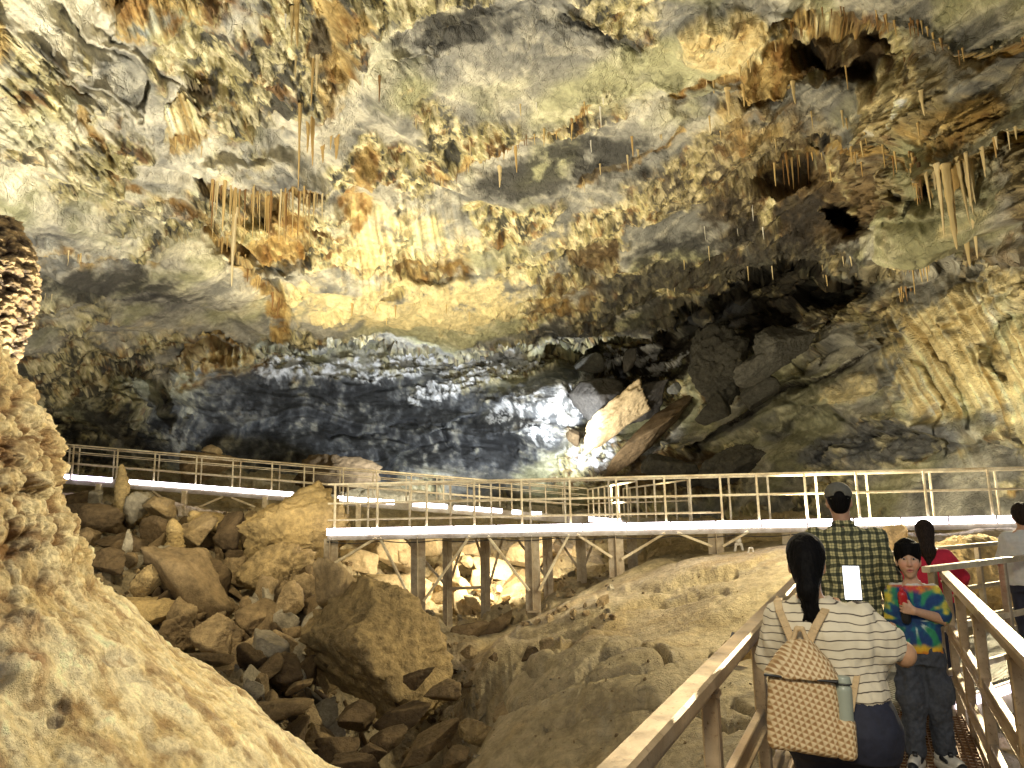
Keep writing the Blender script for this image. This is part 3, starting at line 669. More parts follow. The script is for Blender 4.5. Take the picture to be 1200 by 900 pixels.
def rock_shape(sub, seed, nplanes=15, sharp=16, rough=.05, lumpy=0.0, size=(1, 1, 1), cuts=()):
    r = np.random.default_rng(seed); D, Fc = ICO[sub]
    n = r.normal(size=(nplanes + 4, 3)); n /= np.linalg.norm(n, axis=1)[:, None]
    h = r.uniform(.42, 1.0, nplanes + 4)
    for nx, ny, nz_, hh in cuts: n = np.concatenate([n, [np.array([nx, ny, nz_]) / math.sqrt(nx * nx + ny * ny + nz_ * nz_)]]); h = np.append(h, hh)
    s = np.zeros(len(D)); sharp = sharp * 2.2
    for i in range(len(n)): s += (np.maximum(D @ n[i], 0) / h[i]) ** sharp
    rad = np.minimum((s + 1e-9) ** (-1 / sharp), 1.35)
    V = D * rad[:, None]; V /= np.abs(V).max(0)[None]
    sz = np.asarray(size, float)
    q = V * sz[None]; u = max(sz)
    X, Y, Z = (q[:, i] / u for i in range(3))
    f = fbm(X * 2.2 + seed, Y * 2.2, Z * 2.2, 5, .55)
    g = fbm(X * 7 + seed, Y * 7, Z * 9, 5, .62)
    rd = fbm(X * 2.5 + seed, Y * 6 + f, Z * 3, 5, .6, ridged=True)
    f1, f2, c = worley(X * 2.1 + seed, Y * 2.6, Z * 2.1 + .4 * f)
    chip = (RND[c & 255][..., 0] - .5) * sst(0, .12, f2 - f1)
    d = rough * (1.5 * f + 1.1 * g + 1.0 * (rd - .3) + 1.6 * chip)
    if lumpy:
        f1, f2, c = worley(X * 4 + seed, Y * 4, Z * 5 + .4 * g)
        f1b, f2b, c2 = worley(X * 10 + seed, Y * 10, Z * 11)
        d = d + lumpy * (.6 - f1) + lumpy * .55 * (.6 - f1b) + lumpy * .5 * g
    return q * (1 + d)[:, None], Fc

ROCK = {
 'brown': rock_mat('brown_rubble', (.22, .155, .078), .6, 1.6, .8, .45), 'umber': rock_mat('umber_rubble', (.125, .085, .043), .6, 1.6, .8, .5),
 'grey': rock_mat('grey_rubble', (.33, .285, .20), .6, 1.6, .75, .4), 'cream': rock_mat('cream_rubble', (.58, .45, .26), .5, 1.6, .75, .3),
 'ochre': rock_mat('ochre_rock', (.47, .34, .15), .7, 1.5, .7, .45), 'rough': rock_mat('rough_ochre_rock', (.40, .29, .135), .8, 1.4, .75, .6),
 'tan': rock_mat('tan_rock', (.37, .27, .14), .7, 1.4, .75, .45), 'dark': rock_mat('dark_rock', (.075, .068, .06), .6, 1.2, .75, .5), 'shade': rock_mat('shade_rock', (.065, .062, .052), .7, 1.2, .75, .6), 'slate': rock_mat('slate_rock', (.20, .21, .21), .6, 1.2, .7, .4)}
def img_axes(ang):
    a = math.radians(ang)
    ex = math.cos(a) * RIGHT - math.sin(a) * UP; ey = math.sin(a) * RIGHT + math.cos(a) * UP
    return ex, ey
def boulder(px, py, Z, w, h, mat, label, ang=0, seed=1, depth=.8, np_=14, sharp=24, rough=.05, lumpy=0, sub=5, name='boulder', cat='boulder', group=None, cuts=()):
    """one boulder: centre seen at (px, py), Z deep, w x h photo pixels across, turned ang degrees clockwise"""
    k = Z / FPX; sx, sy = w * k / 2 * 1.12, h * k / 2 * 1.12; sz = depth * (sx + sy) / 2
    V, Fc = rock_shape(sub, seed, np_, sharp, rough, lumpy, (sx, sy, sz), cuts)
    ex, ey = img_axes(ang)
    V = V[:, 0:1] * ex[None] + V[:, 1:2] * ey[None] + V[:, 2:3] * (-_fw)[None]
    o = link(name, mesh_np(name, V, Fc, True), ROCK[mat]); o.location = at(px, py, Z)
    return tag(o, label, cat, group)

B = boulder
B(460, 768, 13.2, 232, 152, 'rough', 'huge rough ochre boulder pitted with holes below the main walkway', 0, 21, .8, 14, 9, .10, .07, 6, cuts=((.75, .75, .25, .58), (-.3, .9, .5, .8), (.3, -.6, .7, .7)))
B(393, 690, 14.2, 70, 66, 'tan', 'smooth grey tan hump on top of the huge rough boulder', 25, 24, .9, 9, 7, .05, 0, 5)
B(345, 628, 18.5, 112, 104, 'ochre', 'big bright yellow boulder touching the left end of the main walkway', 0, 3, .8, 12, 13, .09, .03, 6, cuts=((-.72, .68, .1, .64), (.95, .1, .2, .8), (.1, .9, .5, .85)))
B(318, 668, 17.2, 92, 50, 'rough', 'dark knobbly boulder crusted with popcorn below the bright yellow one', -18, 8, .9, 12, 8, .08, .14, 5)
B(212, 682, 16.0, 134, 74, 'brown', 'long wedge shaped brown slab with a sharp ridge in the rubble', 36, 5, .7, 4, 30, .055)
B(266, 806, 12.6, 106, 82, 'brown', 'broad grey brown boulder half hidden behind the mound edge', 22, 9, .8, 5, 30, .07)
B(308, 762, 13.4, 52, 54, 'grey', 'pale grey angular block in the middle of the rubble', 12, 14, .9, 4, 30, .05)
B(165, 712, 15.3, 78, 38, 'ochre', 'flat yellowish ledge block sticking out above the mound edge', -8, 6, .9, 5, 30, .07, .03)
B(176, 680, 15.5, 30, 44, 'rough', 'knobbly upright stump standing on the yellowish ledge block', 8, 16, .9, 12, 8, .07, .1)
B(254, 742, 14.2, 52, 42, 'tan', 'cubic tan block with a dark square notch in the rubble', 14, 12, .9, 4, 30, .06, .02)
B(204, 741, 14.4, 58, 44, 'brown', 'lumpy brown rock between the ledge block and the cubic block', 25, 27, .9, 6, 30, .08, .06)
B(303, 722, 15.0, 50, 38, 'brown', 'four sided brown rock leaning right of the long wedge slab', 30, 31, .9, 4, 30, .06)
B(340, 712, 15.2, 28, 54, 'tan', 'narrow upright tan rock at the left of the huge rough boulder', 8, 33, .9, 5, 30, .06)
B(313, 701, 15.8, 22, 30, 'grey', 'small rounded grey rock beside the narrow upright rock', -20, 35, .9, 7, 30, .06)
B(255, 678, 16.8, 36, 50, 'umber', 'dark pointed rock above the tail of the long wedge slab', -30, 37, .9, 4, 30, .06)
B(362, 836, 11.6, 32, 32, 'tan', 'rounded tan stone at the foot of the rubble', 0, 39, .9, 8, 30, .07)
B(338, 795, 12.4, 58, 46, 'umber', 'dark brown block low in the rubble beside the huge boulder', 30, 41, .9, 4, 30, .07)
B(350, 806, 11.9, 32, 14, 'brown', 'thin brown slab leaning on the dark block low in the rubble', -35, 43, .9, 4, 30, .06)
B(110, 607, 19.2, 92, 34, 'umber', 'long dark slab lying under the left walkway behind the mound', 6, 45, .8, 4, 30, .07)
B(93, 587, 20.5, 42, 26, 'umber', 'dark log shaped rock under the far left end of the left walkway', -4, 47, .9, 5, 30, .07)
B(112, 586, 20.2, 18, 22, 'grey', 'pale upright rock beside the dark log shaped rock', -12, 49, .9, 4, 30, .07)
B(160, 590, 20.3, 42, 38, 'grey', 'grey peaked rock right of the stumpy stalagmite', 20, 51, .9, 4, 30, .07)
B(188, 598, 19.8, 34, 26, 'tan', 'white topped tan rock under the left walkway', 15, 53, .9, 4, 30, .08)
B(140, 640, 17.6, 60, 26, 'umber', 'flat dark rock edge on below the stumpy stalagmite', 12, 55, .9, 4, 30, .07)
B(150, 637, 17.0, 14, 34, 'grey', 'blade of pale rock standing upright in the dark rubble', 25, 57, .6, 4, 30, .05)
B(128, 663, 16.4, 54, 32, 'umber', 'dark hollow rock close to the mound edge', 5, 59, .9, 5, 30, .08)
B(228, 625, 18.8, 46, 44, 'tan', 'tan rock behind the small yellow stalagmite', 12, 61, .9, 4, 30, .07)
B(188, 620, 18.6, 40, 32, 'umber', 'umber rock left of the small yellow stalagmite', -12, 63, .9, 5, 30, .07)
B(243, 608, 19.6, 50, 24, 'ochre', 'low yellow rock under the brace of the left walkway', 10, 65, .9, 5, 30, .08, .03)
B(272, 622, 19.0, 42, 52, 'umber', 'dark brown rock leaning on the bright yellow boulder', -24, 67, .9, 4, 30, .08)
B(100, 630, 18.0, 36, 26, 'brown', 'small brown rock peeping over the mound edge', 0, 69, .9, 5, 30, .07)
B(240, 545, 33.0, 72, 46, 'tan', 'rounded brown rock with a white cap behind the left walkway', 4, 71, .9, 12, 9, .05)
B(250, 528, 32.6, 22, 10, 'cream', 'white calcite cap on the rounded rock behind the left walkway', 20, 73, .9, 9, 14, .1, 0, 4, 'calcite_cap', 'calcite cap')
B(398, 550, 36.0, 90, 46, 'umber', 'row of brown flowstone humps in the dark behind the left walkway', -4, 75, .6, 13, 8, .09, .12)
# pale rubble lit below the main walkway
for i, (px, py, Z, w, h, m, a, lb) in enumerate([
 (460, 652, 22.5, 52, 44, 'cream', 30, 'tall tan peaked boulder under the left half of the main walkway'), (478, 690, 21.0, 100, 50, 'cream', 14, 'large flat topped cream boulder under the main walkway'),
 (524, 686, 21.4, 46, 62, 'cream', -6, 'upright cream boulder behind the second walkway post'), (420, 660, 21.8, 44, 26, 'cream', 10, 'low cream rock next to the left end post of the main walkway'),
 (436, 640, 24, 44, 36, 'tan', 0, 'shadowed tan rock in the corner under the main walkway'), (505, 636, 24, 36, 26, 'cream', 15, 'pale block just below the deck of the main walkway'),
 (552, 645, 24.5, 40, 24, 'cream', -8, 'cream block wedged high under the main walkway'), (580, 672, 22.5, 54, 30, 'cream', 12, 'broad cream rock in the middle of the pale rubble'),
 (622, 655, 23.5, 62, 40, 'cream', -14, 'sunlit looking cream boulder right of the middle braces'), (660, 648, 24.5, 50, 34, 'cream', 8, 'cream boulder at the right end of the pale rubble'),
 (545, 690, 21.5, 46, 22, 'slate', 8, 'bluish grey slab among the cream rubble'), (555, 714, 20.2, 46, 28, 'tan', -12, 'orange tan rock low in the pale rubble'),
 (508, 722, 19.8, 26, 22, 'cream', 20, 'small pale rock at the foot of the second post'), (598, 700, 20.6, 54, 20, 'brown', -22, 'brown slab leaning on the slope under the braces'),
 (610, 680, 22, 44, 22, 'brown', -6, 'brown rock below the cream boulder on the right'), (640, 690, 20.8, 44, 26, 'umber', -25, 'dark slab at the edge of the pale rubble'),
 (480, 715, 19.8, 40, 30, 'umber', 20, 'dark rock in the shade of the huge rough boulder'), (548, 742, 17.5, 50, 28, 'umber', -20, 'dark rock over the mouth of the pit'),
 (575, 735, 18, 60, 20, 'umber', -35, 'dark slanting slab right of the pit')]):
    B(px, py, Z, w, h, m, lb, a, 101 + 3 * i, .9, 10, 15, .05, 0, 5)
# stones on the slope and in the pit
for i, (px, py, Z, w, h, m, a, lb) in enumerate([
 (596, 838, 9.9, 50, 28, 'tan', -8, 'rounded tan boulder at the lip of the dark cleft'), (558, 858, 9.8, 38, 42, 'rough', -30, 'knobbly pale stone left of the rounded tan boulder'),
 (622, 766, 12.6, 22, 14, 'umber', -15, 'dark stone of the little pile on the slope'), (633, 768, 12.4, 13, 10, 'umber', 10, 'smallest stone of the little pile on the slope'), (640, 757, 12.5, 24, 20, 'tan', -25, 'tan stone on top of the little pile on the slope'),
 (500, 876, 10.2, 92, 26, 'brown', -40, 'long slanting slab low in the dark cleft'), (538, 884, 9.4, 46, 24, 'brown', -38, 'tilted brown slab beside the long slanting slab'), (448, 866, 11, 52, 30, 'umber', -28, 'dark slab at the bottom of the pit'),
 (470, 838, 11.8, 70, 26, 'umber', -32, 'shadowed slab under the huge rough boulder'), (430, 880, 10.6, 40, 28, 'umber', -10, 'dark brown stone at the very bottom of the pit'), (410, 840, 11.6, 50, 40, 'umber', 10, 'dark brown boulder at the foot of the huge rough boulder'),
 (550, 765, 14.2, 20, 18, 'tan', 10, 'small light stone on the rim of the pit'), (578, 770, 13.6, 10, 10, 'umber', 0, 'tiny dark stone on the rim of the pit'),
 (868, 850, 8.6, 60, 26, 'tan', 15, 'rough flat rock seen between the railing posts'), (870, 760, 9.6, 40, 24, 'rough', -20, 'rough rock under the small black spotlight near the railing'),
 (1140, 672, 11.0, 112, 120, 'ochre', 10, 'large bright yellow boulder behind the cross walkway'), (1045, 632, 12.6, 34, 32, 'brown', 0, 'round brown rock beside the checked shirt'),
 (1078, 700, 11.4, 40, 36, 'umber', 10, 'dark reddish rock behind the red top'), (1012, 780, 9.4, 44, 40, 'cream', 10, 'cream rock seen under the raised arm'), (1150, 770, 8.9, 44, 28, 'cream', 0, 'rounded cream stone behind the railing of the cross walkway'),
 (1110, 768, 9.2, 20, 16, 'tan', 0, 'small tan pebble beside the rounded cream stone'), (1182, 700, 11.6, 60, 70, 'ochre', -12, 'yellow rock behind the person at the right edge'), (1195, 780, 8.2, 40, 40, 'cream', 8, 'pale rock at the right edge below the railing'),
 (1182, 835, 6.6, 44, 40, 'umber', 20, 'dark rock under the deck of the cross walkway'), (1196, 878, 6.0, 46, 36, 'cream', 10, 'pale rock in the lower right corner'), (1020, 650, 13.4, 50, 30, 'rough', 6, 'knobbly rock behind the shoulder of the checked shirt')]):
    big_ = w > 90
    B(px, py, Z, w, h, m, lb, a, 201 + 7 * i, .9, 12 if m != 'tan' else 11, 12, .06, .1 if m in ('rough', 'ochre') else 0, 6 if big_ else 5)
for i, (px, py, Z, w, h, m, a, lb) in enumerate([(402, 874, 10.9, 62, 36, 'umber', -14, 'broad dark slab wedged at the foot of the mound'), (378, 862, 11.3, 40, 28, 'brown', 22, 'brown block above the broad dark slab'), (420, 896, 10.2, 54, 30, 'umber', 8, 'dark stone cut off by the lower edge of the photo'),
 (480, 800, 12.4, 60, 30, 'umber', -35, 'dark slab lying along the right foot of the huge rough boulder'), (520, 812, 12.0, 44, 26, 'brown', -25, 'brown slab at the head of the dark cleft')]):
    B(px, py, Z, w, h, m, lb, a, 281 + 3 * i, .9, 6, 28, .06, 0, 5)
# rocks on the back wall
B(834, 440, 33.5, 92, 96, 'shade', 'dark pitted boulder jammed under the roof beside the lit rocks', -25, 301, .8, 12, 9, .07, .12, 6)
B(728, 488, 38.0, 112, 40, 'cream', 'brightly lit cream slab leaning at the back of the cave', -40, 303, .6, 12, 10, .10, .05, 6)
B(764, 508, 37.4, 150, 26, 'umber', 'long brown rock sloping beside the brightly lit slab', -42, 305, .6, 10, 10, .06, .06, 6)
B(705, 465, 38.8, 56, 56, 'dark', 'dark brown boulder left of the brightly lit slab', -50, 307, .8, 11, 12, .06, 0, 5)
B(748, 470, 38.6, 70, 50, 'dark', 'black brown boulder right above the brightly lit slab', -40, 309, .8, 11, 12, .06, 0, 5)
B(697, 424, 41.5, 46, 26, 'shade', 'flat dark rock face above the dark boulders at the back', -10, 311, .8, 9, 16, .05, 0, 5)
B(737, 424, 41.0, 16, 32, 'dark', 'small black rock in front of the white lit patch', 25, 313, .8, 11, 14, .05, 0, 4)
B(670, 510, 39.5, 18, 28, 'umber', 'small brown rock against the pale blue wall', -15, 315, .8, 11, 12, .06, 0, 4)
B(792, 455, 35.5, 18, 14, 'slate', 'small pale blue rock beside the pitted boulder', 0, 317, .8, 10, 12, .06, 0, 4)
B(905, 405, 29.4, 90, 46, 'shade', 'dark grey boulder with a cracked face under the dark roof', -22, 337, .7, 14, 10, .09, .02, 6)
B(880, 462, 30.5, 60, 36, 'shade', 'squarish grey green block in the band of boulders', -20, 321, .7, 9, 18, .04, 0, 5)
B(840, 478, 31.5, 50, 30, 'shade', 'smooth pale grey block at the lower end of the band', -18, 323, .7, 9, 18, .04, 0, 5)
B(850, 552, 29, 80, 40, 'shade', 'dark grey boulder just above the walkway railing', -20, 325, .8, 12, 10, .07, .08, 6)
B(790, 550, 32.0, 60, 30, 'shade', 'lumpy dark rock above the walkway railing in mid picture', 10, 327, .8, 12, 10, .07, .1, 5)
B(895, 428, 29.2, 64, 34, 'shade', 'grey shadowed rock beneath the grey boulder', -22, 329, .8, 10, 14, .06, .04, 5)

# the small stuff of the heap: one boulder of each of six shapes, copied about the slope
_small = []
for k in range(6):
    V, Fc = rock_shape(4, 401 + k, 5, 30, .07, 0, (1, (.8, .5, .7, .9, .45, .6)[k], (.35, .3, .6, .3, .5, .22)[k])); _small.append(mesh_np('rubble_stone', V, Fc, True))
    _small[-1].materials.append(ROCK[('brown', 'umber', 'tan', 'umber', 'brown', 'grey')[k]])
_cream = []
for k in range(3):
    V, Fc = rock_shape(4, 431 + k, 6, 30, .06, 0, (1, .8, .65)); _cream.append(mesh_np('rubble_stone', V, Fc, True)); _cream[-1].materials.append(ROCK['cream'])
rs_ = np.random.default_rng(77)
def scatter(n, box, smin, smax, meshes, label, group):
    for _ in range(n):
        for _t in range(40):
            px, py = rs_.uniform(box[0], box[2]), rs_.uniform(box[1], box[3])
            Z = 10 + 14 * (1 - (py - 560) / 330) if box[4] == 'l' else (23.5 - (py - 630) / 22 if box[4] == 'c' else 0)
            if box[4] in 'rl':
                d = _fw + (px - CX) / FPX * RIGHT - (py - CY) / FPX * UP
                for Z in np.arange(6, 26, .1):
                    Q = CAM + d * Z
                    if Q[2] < fz(Q[0], Q[1]): break
            Q = at(px, py, Z)
            ex = np.interp(py, [600, 640, 728, 795, 848, 900], [95, 100, 182, 262, 318, 372])
            if box[4] == 'l' and px < ex - 5: continue
            break
        s = rs_.uniform(smin, smax) ** 1.0
        o = bpy.data.objects.new('rubble_stone', meshes[rs_.integers(len(meshes))]); COL.objects.link(o)
        o.location = (Q[0], Q[1], Q[2] if box[4] == 'c' else fz(Q[0], Q[1]) + s * .25); o.scale = (s, s * rs_.uniform(.7, 1.1), s * rs_.uniform(.6, 1.1))
        o.rotation_euler = rs_.uniform(0, 6.28, 3)
        tag(o, label, 'stone', group)
scatter(230, (90, 600, 392, 895, 'l'), .16, .55, _small, 'small brown stone in the rubble heap between the mound and the walkways', 'small stones of the rubble heap')
scatter(26, (400, 640, 700, 715, 'c'), .2, .5, _cream, 'small cream stone in the pale rubble under the main walkway', 'small stones under the main walkway')
scatter(34, (420, 790, 570, 895, 'r'), .08, .24, _small, 'small dark stone in the cleft right of the huge rough boulder', 'small stones in the cleft')

# loose gravel and grit lying in the heap, in the cleft and along the foot of the slope: nobody could count it
GV, GF, GC, n0 = [], [], [], 0
D2, F2 = ICO[2]
cols = np.array([(.25, .18, .095), (.17, .115, .058), (.33, .285, .20), (.37, .27, .14), (.30, .215, .11)])
zones = ((1500, (90, 590, 395, 895), .03, .12), (260, (400, 740, 560, 895), .025, .10), (110, (560, 650, 900, 895), .010, .035), (300, (400, 635, 720, 735), .05, .16))
for cnt, bx_, s0, s1 in zones:
    px, py = rs_.uniform(bx_[0], bx_[2], cnt), rs_.uniform(bx_[1], bx_[3], cnt)
    d = _fw[None] + ((px - CX) / FPX)[:, None] * RIGHT[None] - ((py - CY) / FPX)[:, None] * UP[None]
    hit = np.full(cnt, np.nan)
    for Z in np.arange(6, 26, .12):
        Q = CAM[None] + d * Z; a_ = np.arctan2(Q[:, 0], Q[:, 1]); r_ = np.hypot(Q[:, 0], Q[:, 1])
        zz = FZ2[np.clip(np.searchsorted(rr, r_), 0, len(rr) - 1), np.clip(np.searchsorted(az, a_), 0, len(az) - 1)]
        m = np.isnan(hit) & (Q[:, 2] < zz); hit[m] = Z
    for i in np.where(~np.isnan(hit))[0]:
        Q = CAM + d[i] * hit[i]; sz = rs_.uniform(s0, s1) * rs_.uniform(.4, 1); R3 = np.linalg.qr(rs_.normal(size=(3, 3)))[0]
        V = (D2 * (1 + .22 * rs_.normal(size=(len(D2), 1)))) * np.array([1, rs_.uniform(.5, .9), rs_.uniform(.3, .7)]) * sz
        GV.append(V @ R3 + np.array([Q[0], Q[1], fz(Q[0], Q[1]) + sz * .15])); GF.append(F2 + n0); n0 += len(D2); GC.append(np.repeat(cols[rs_.integers(5)][None] * rs_.uniform(.7, 1.2), len(D2), 0))
tag(link('gravel', mesh_np('gravel', np.concatenate(GV), np.concatenate(GF), False, np.concatenate(GC)), floor_mat), 'loose brown gravel and grit lying between the boulders and on the slope', 'gravel', kind='stuff')
# ------------------------------------------------------------------ stalactites
def spike(seed, n=10, rings=16, knob=.12, fat=False):
    r = np.random.default_rng(seed); V = []; 
    ph = r.uniform(0, 6.28, 4)
    for i in range(rings):
        t = i / (rings - 1)
        rad = .30 * (1 - t) ** .5 + .10 * (1 - t) ** 5 + .03 * (t < .97)
        if fat: rad = .34 * (1 - t) ** .65 + .06 * (1 - t) ** 4 + .04 * (t < .97)
        rad *= 1 + knob * math.sin(t * 23 + ph[0]) * math.sin(t * 9 + ph[1])
        if i == 0: rad *= 1.1
        ox, oy = .12 * math.sin(t * 3 + ph[2]) * t, .12 * math.cos(t * 2.6 + ph[3]) * t
        for k in range(n):
            a = 2 * math.pi * k / n; q = 1 + knob * math.sin(3 * a + ph[1] + 2 * t)
            V.append((ox + rad * q * math.cos(a), oy + rad * q * math.sin(a), -t))
    V.append((ox, oy, -1.01)); F = [list(f) for f in grid_faces(rings, n, wrap=True)]
    T = len(V) - 1; b = (rings - 1) * n
    me = bpy.data.meshes.new('stalactite'); me.from_pydata(V, [], F + [[b + k, b + (k + 1) % n, T] for k in range(n)])
    me.polygons.foreach_set('use_smooth', [True] * len(me.polygons)); me.update(); return me
def spike_mat(name, a, b):
    m, nt, bs = new_mat(name); tc = N(nt, 'ShaderNodeTexCoord'); oi = N(nt, 'ShaderNodeObjectInfo')
    mp = N(nt, 'ShaderNodeMapping'); mp.inputs['Scale'].default_value = (3, 3, .5); nt.links.new(tc.outputs['Object'], mp.inputs[0])
    n = noise_node(nt, mp.outputs[0], 3.5, 5); ad = N(nt, 'ShaderNodeMath', operation='ADD'); nt.links.new(n.outputs[0], ad.inputs[0])
    mr = N(nt, 'ShaderNodeMapRange', i_3=-.22, i_4=.22); nt.links.new(oi.outputs['Random'], mr.inputs[0]); nt.links.new(mr.outputs[0], ad.inputs[1])
    c = ramp(nt, ad.outputs[0], [(.25, a), (.75, b)]); nt.links.new(c.outputs[0], bs.inputs['Base Color']); bs.inputs['Roughness'].default_value = .5
    return m
SM = {'o': spike_mat('ochre_calcite', (.40, .25, .085), (.64, .48, .21)), 'c': spike_mat('cream_calcite', (.50, .38, .17), (.70, .58, .34)), 'b': spike_mat('brown_calcite', (.14, .075, .028), (.34, .19, .065)), 'w': spike_mat('white_calcite', (.6, .57, .47), (.75, .73, .66))}
SP = {}
for k, m in SM.items():
    SP[k] = [spike(31 + i) for i in range(4)] + [spike(51 + i, 14, 26, .16, True) for i in range(3)]
    for me in SP[k]: me.materials.append(m)
rs2 = np.random.default_rng(5)
def stal(px, py, L, W, kind, label, group=None, push=.08):
    Q = surf(px, py); k = (Q - CAM) @ _fw / FPX
    o = bpy.data.objects.new('stalactite', SP[kind][rs2.integers(4) if W < 5.5 else 4 + rs2.integers(3)]); COL.objects.link(o)
    d = (CAM - Q) / np.linalg.norm(CAM - Q)
    o.location = Q + d * push + np.array([0, 0, 4.0 * k]); o.scale = (W * k, W * k, L * k + 4.0 * k); o.rotation_euler = (rs2.normal() * .02, rs2.normal() * .02, rs2.uniform(0, 6.28))
    return tag(o, label, 'stalactite', group)
def fringe(pts, n, l0, l1, w0, w1, kinds, label, group, pw=1.6, jit=3, dy=-2):
    pts = np.array(pts, float); seg = np.hypot(*np.diff(pts, axis=0).T); cs = np.concatenate([[0], np.cumsum(seg)])
    for t in np.sort(rs2.uniform(0, cs[-1], n)):
        L = l0 + (l1 - l0) * rs2.random() ** pw
        stal(np.interp(t, cs, pts[:, 0]) + rs2.normal() * .5, np.interp(t, cs, pts[:, 1]) + dy + rs2.uniform(-jit, jit), L, w0 + (w1 - w0) * rs2.random() * (.4 + .6 * L / l1), kinds[rs2.integers(len(kinds))], label, group)
fringe(LIPS['curtain'], 70, 16, 66, 1.8, 3.8, 'oocb', 'thin ochre straw in the dense curtain under the wide ceiling ledge on the left', 'stalactite curtain', 1.1)
stal(268, 232, 92, 8, 'c', 'longest pale stalactite at the left end of the dense curtain'); stal(259, 205, 62, 5, 'o', 'slim ochre stalactite just left of the dense curtain')
fringe(LIPS['slant'], 18, 6, 24, 2, 5, 'oob', 'short ochre stalactite on the slanting lip below the dense curtain', 'stalactites of the slanting lip')
fringe(LIPS['long'], 28, 6, 26, 1.8, 4, 'oob', 'short ochre stalactite under the long diagonal ledge in mid ceiling', 'stalactites of the long diagonal ledge', 2)
fringe(LIPS['second'], 10, 4, 20, 1.6, 3.5, 'oc', 'small ochre stalactite under the shorter diagonal ledge', 'stalactites of the shorter diagonal ledge', 2)
fringe(LIPS['slab'], 34, 6, 22, 2, 4.5, 'bbo', 'brown stalactite in the fringe along the edge of the grey roof slab', 'stalactites of the grey roof slab', 1.3)
fringe(LIPS['arch'], 22, 8, 40, 2.2, 4.5, 'obo', 'ochre stalactite along the arched rim of the brown hollow', 'stalactites of the brown hollow', 1.2)
fringe(LIPS['patch'], 7, 6, 22, 3, 6, 'oc', 'ochre stalactite under the cream patch of roof', 'stalactites of the cream patch')
stal(853, 112, 32, 8, 'c', 'fat cream stalactite below the cream patch of roof'); stal(871, 104, 24, 6, 'o', 'second fat stalactite right of the cream one below the patch')
for px, py, L, W, k, lb in ((1092, 200, 76, 11, 'c', 'leftmost big stalactite of the pale drapery at the right'), (1103, 196, 100, 13, 'c', 'second big stalactite of the pale drapery with a blunt end'), (1117, 192, 122, 15, 'c', 'longest and thickest stalactite of the pale drapery at the right'),
                            (1129, 188, 118, 11, 'c', 'long slim stalactite at the right edge of the pale drapery'), (1110, 196, 84, 12, 'o', 'ochre stalactite set behind the thickest of the drapery'), (1085, 208, 54, 8, 'o', 'short ochre stalactite beginning the pale drapery')):
    stal(px, py, L, W, k, lb, push=.2)
fringe([(1084, 206), (1098, 198), (1134, 186)], 16, 40, 92, 5, 8, 'cco', 'pale stalactite woven into the big drapery at the right', 'stalactites of the big drapery', 1, 3)
fringe([(1128, 186), (1150, 178), (1195, 152)], 8, 8, 34, 3, 6, 'oc', 'short pale stalactite right of the big drapery', 'stalactites right of the big drapery')
fringe([(1052, 182), (1066, 186), (1078, 200)], 10, 30, 62, 3, 6, 'oob', 'long brown straw in the bundle left of the big drapery', 'straws left of the big drapery', 1)
for px, py, L, W, k, lb in ((341, 98, 102, 5, 'o', 'very long ochre straw hanging low in the upper left'), (348, 96, 60, 5, 'c', 'long cream straw beside the very long ochre one'), (354, 128, 36, 6, 'o', 'ochre straw right of the cream straw in the upper left'), (359, 120, 58, 7, 'o', 'thick ochre straw in the upper left bundle'),
                            (353, 10, 62, 9, 'o', 'broad ochre stalactite high in the upper left bundle'), (345, 18, 46, 6, 'c', 'cream stalactite at the top of the upper left bundle'), (368, 58, 44, 6, 'c', 'cream straw against a black patch in the upper left'), (363, 62, 60, 5, 'o', 'narrow ochre straw against a black patch in the upper left'),
                            (340, 52, 30, 4, 'c', 'small cream straw left of the black patch'), (335, 20, 16, 3, 'w', 'tiny white straw under a little shelf'), (390, 152, 26, 8, 'o', 'stubby ochre stalactite hanging alone right of the bundle'), (383, 148, 16, 4, 'o', 'little stalactite next to the stubby one'),
                            (371, 156, 20, 6, 'o', 'short ochre stalactite below the upper left bundle'), (439, 78, 30, 4, 'b', 'single red brown straw in the grey roof'), (419, 76, 22, 3, 'w', 'white branched straw left of the red brown one'), (604, 178, 30, 5, 'o', 'lone ochre stalactite under the dark grey roof'),
                            (586, 198, 24, 6, 'c', 'pale stalactite lower left of the lone ochre one'), (548, 162, 26, 3, 'c', 'pair of pale straws under the diagonal ledge'), (670, 146, 26, 3, 'o', 'narrow straw hanging under the upper end of the diagonal ledge'), (704, 136, 24, 3, 'w', 'white straw right of the diagonal ledge'),
                            (693, 172, 14, 3, 'w', 'short white straw over the dark grey roof'), (740, 166, 24, 4, 'o', 'ochre straw over the shorter diagonal ledge'), (930, 106, 26, 6, 'c', 'cream stalactite over the ragged brown roof'), (1098, 106, 28, 6, 'c', 'cream stalactite on the mottled roof at the right'),
                            (990, 80, 30, 3, 'o', 'fine straw inside the large brown recess'), (1050, 70, 40, 3, 'b', 'dark fine straw inside the large brown recess')):
    stal(px, py, L, W, k, lb)
fringe([(330, 348), (400, 352), (470, 362), (560, 350)], 10, 6, 16, 1.8, 4, 'oc', 'tiny ochre stalactite on the bright yellow band of roof', 'stalactites of the bright yellow band', 2, 14)
fringe([(470, 130), (560, 128), (700, 128), (790, 130)], 8, 5, 15, 1.5, 3, 'ocw', 'tiny pale stalactite along the lower edge of the smooth grey roof', 'stalactites below the smooth grey roof', 2, 6)
fringe([(860, 316), (940, 322), (1000, 310)], 8, 6, 18, 2, 3.5, 'oc', 'small stalactite under the brown band on the right', 'stalactites of the brown band', 1.5, 6)
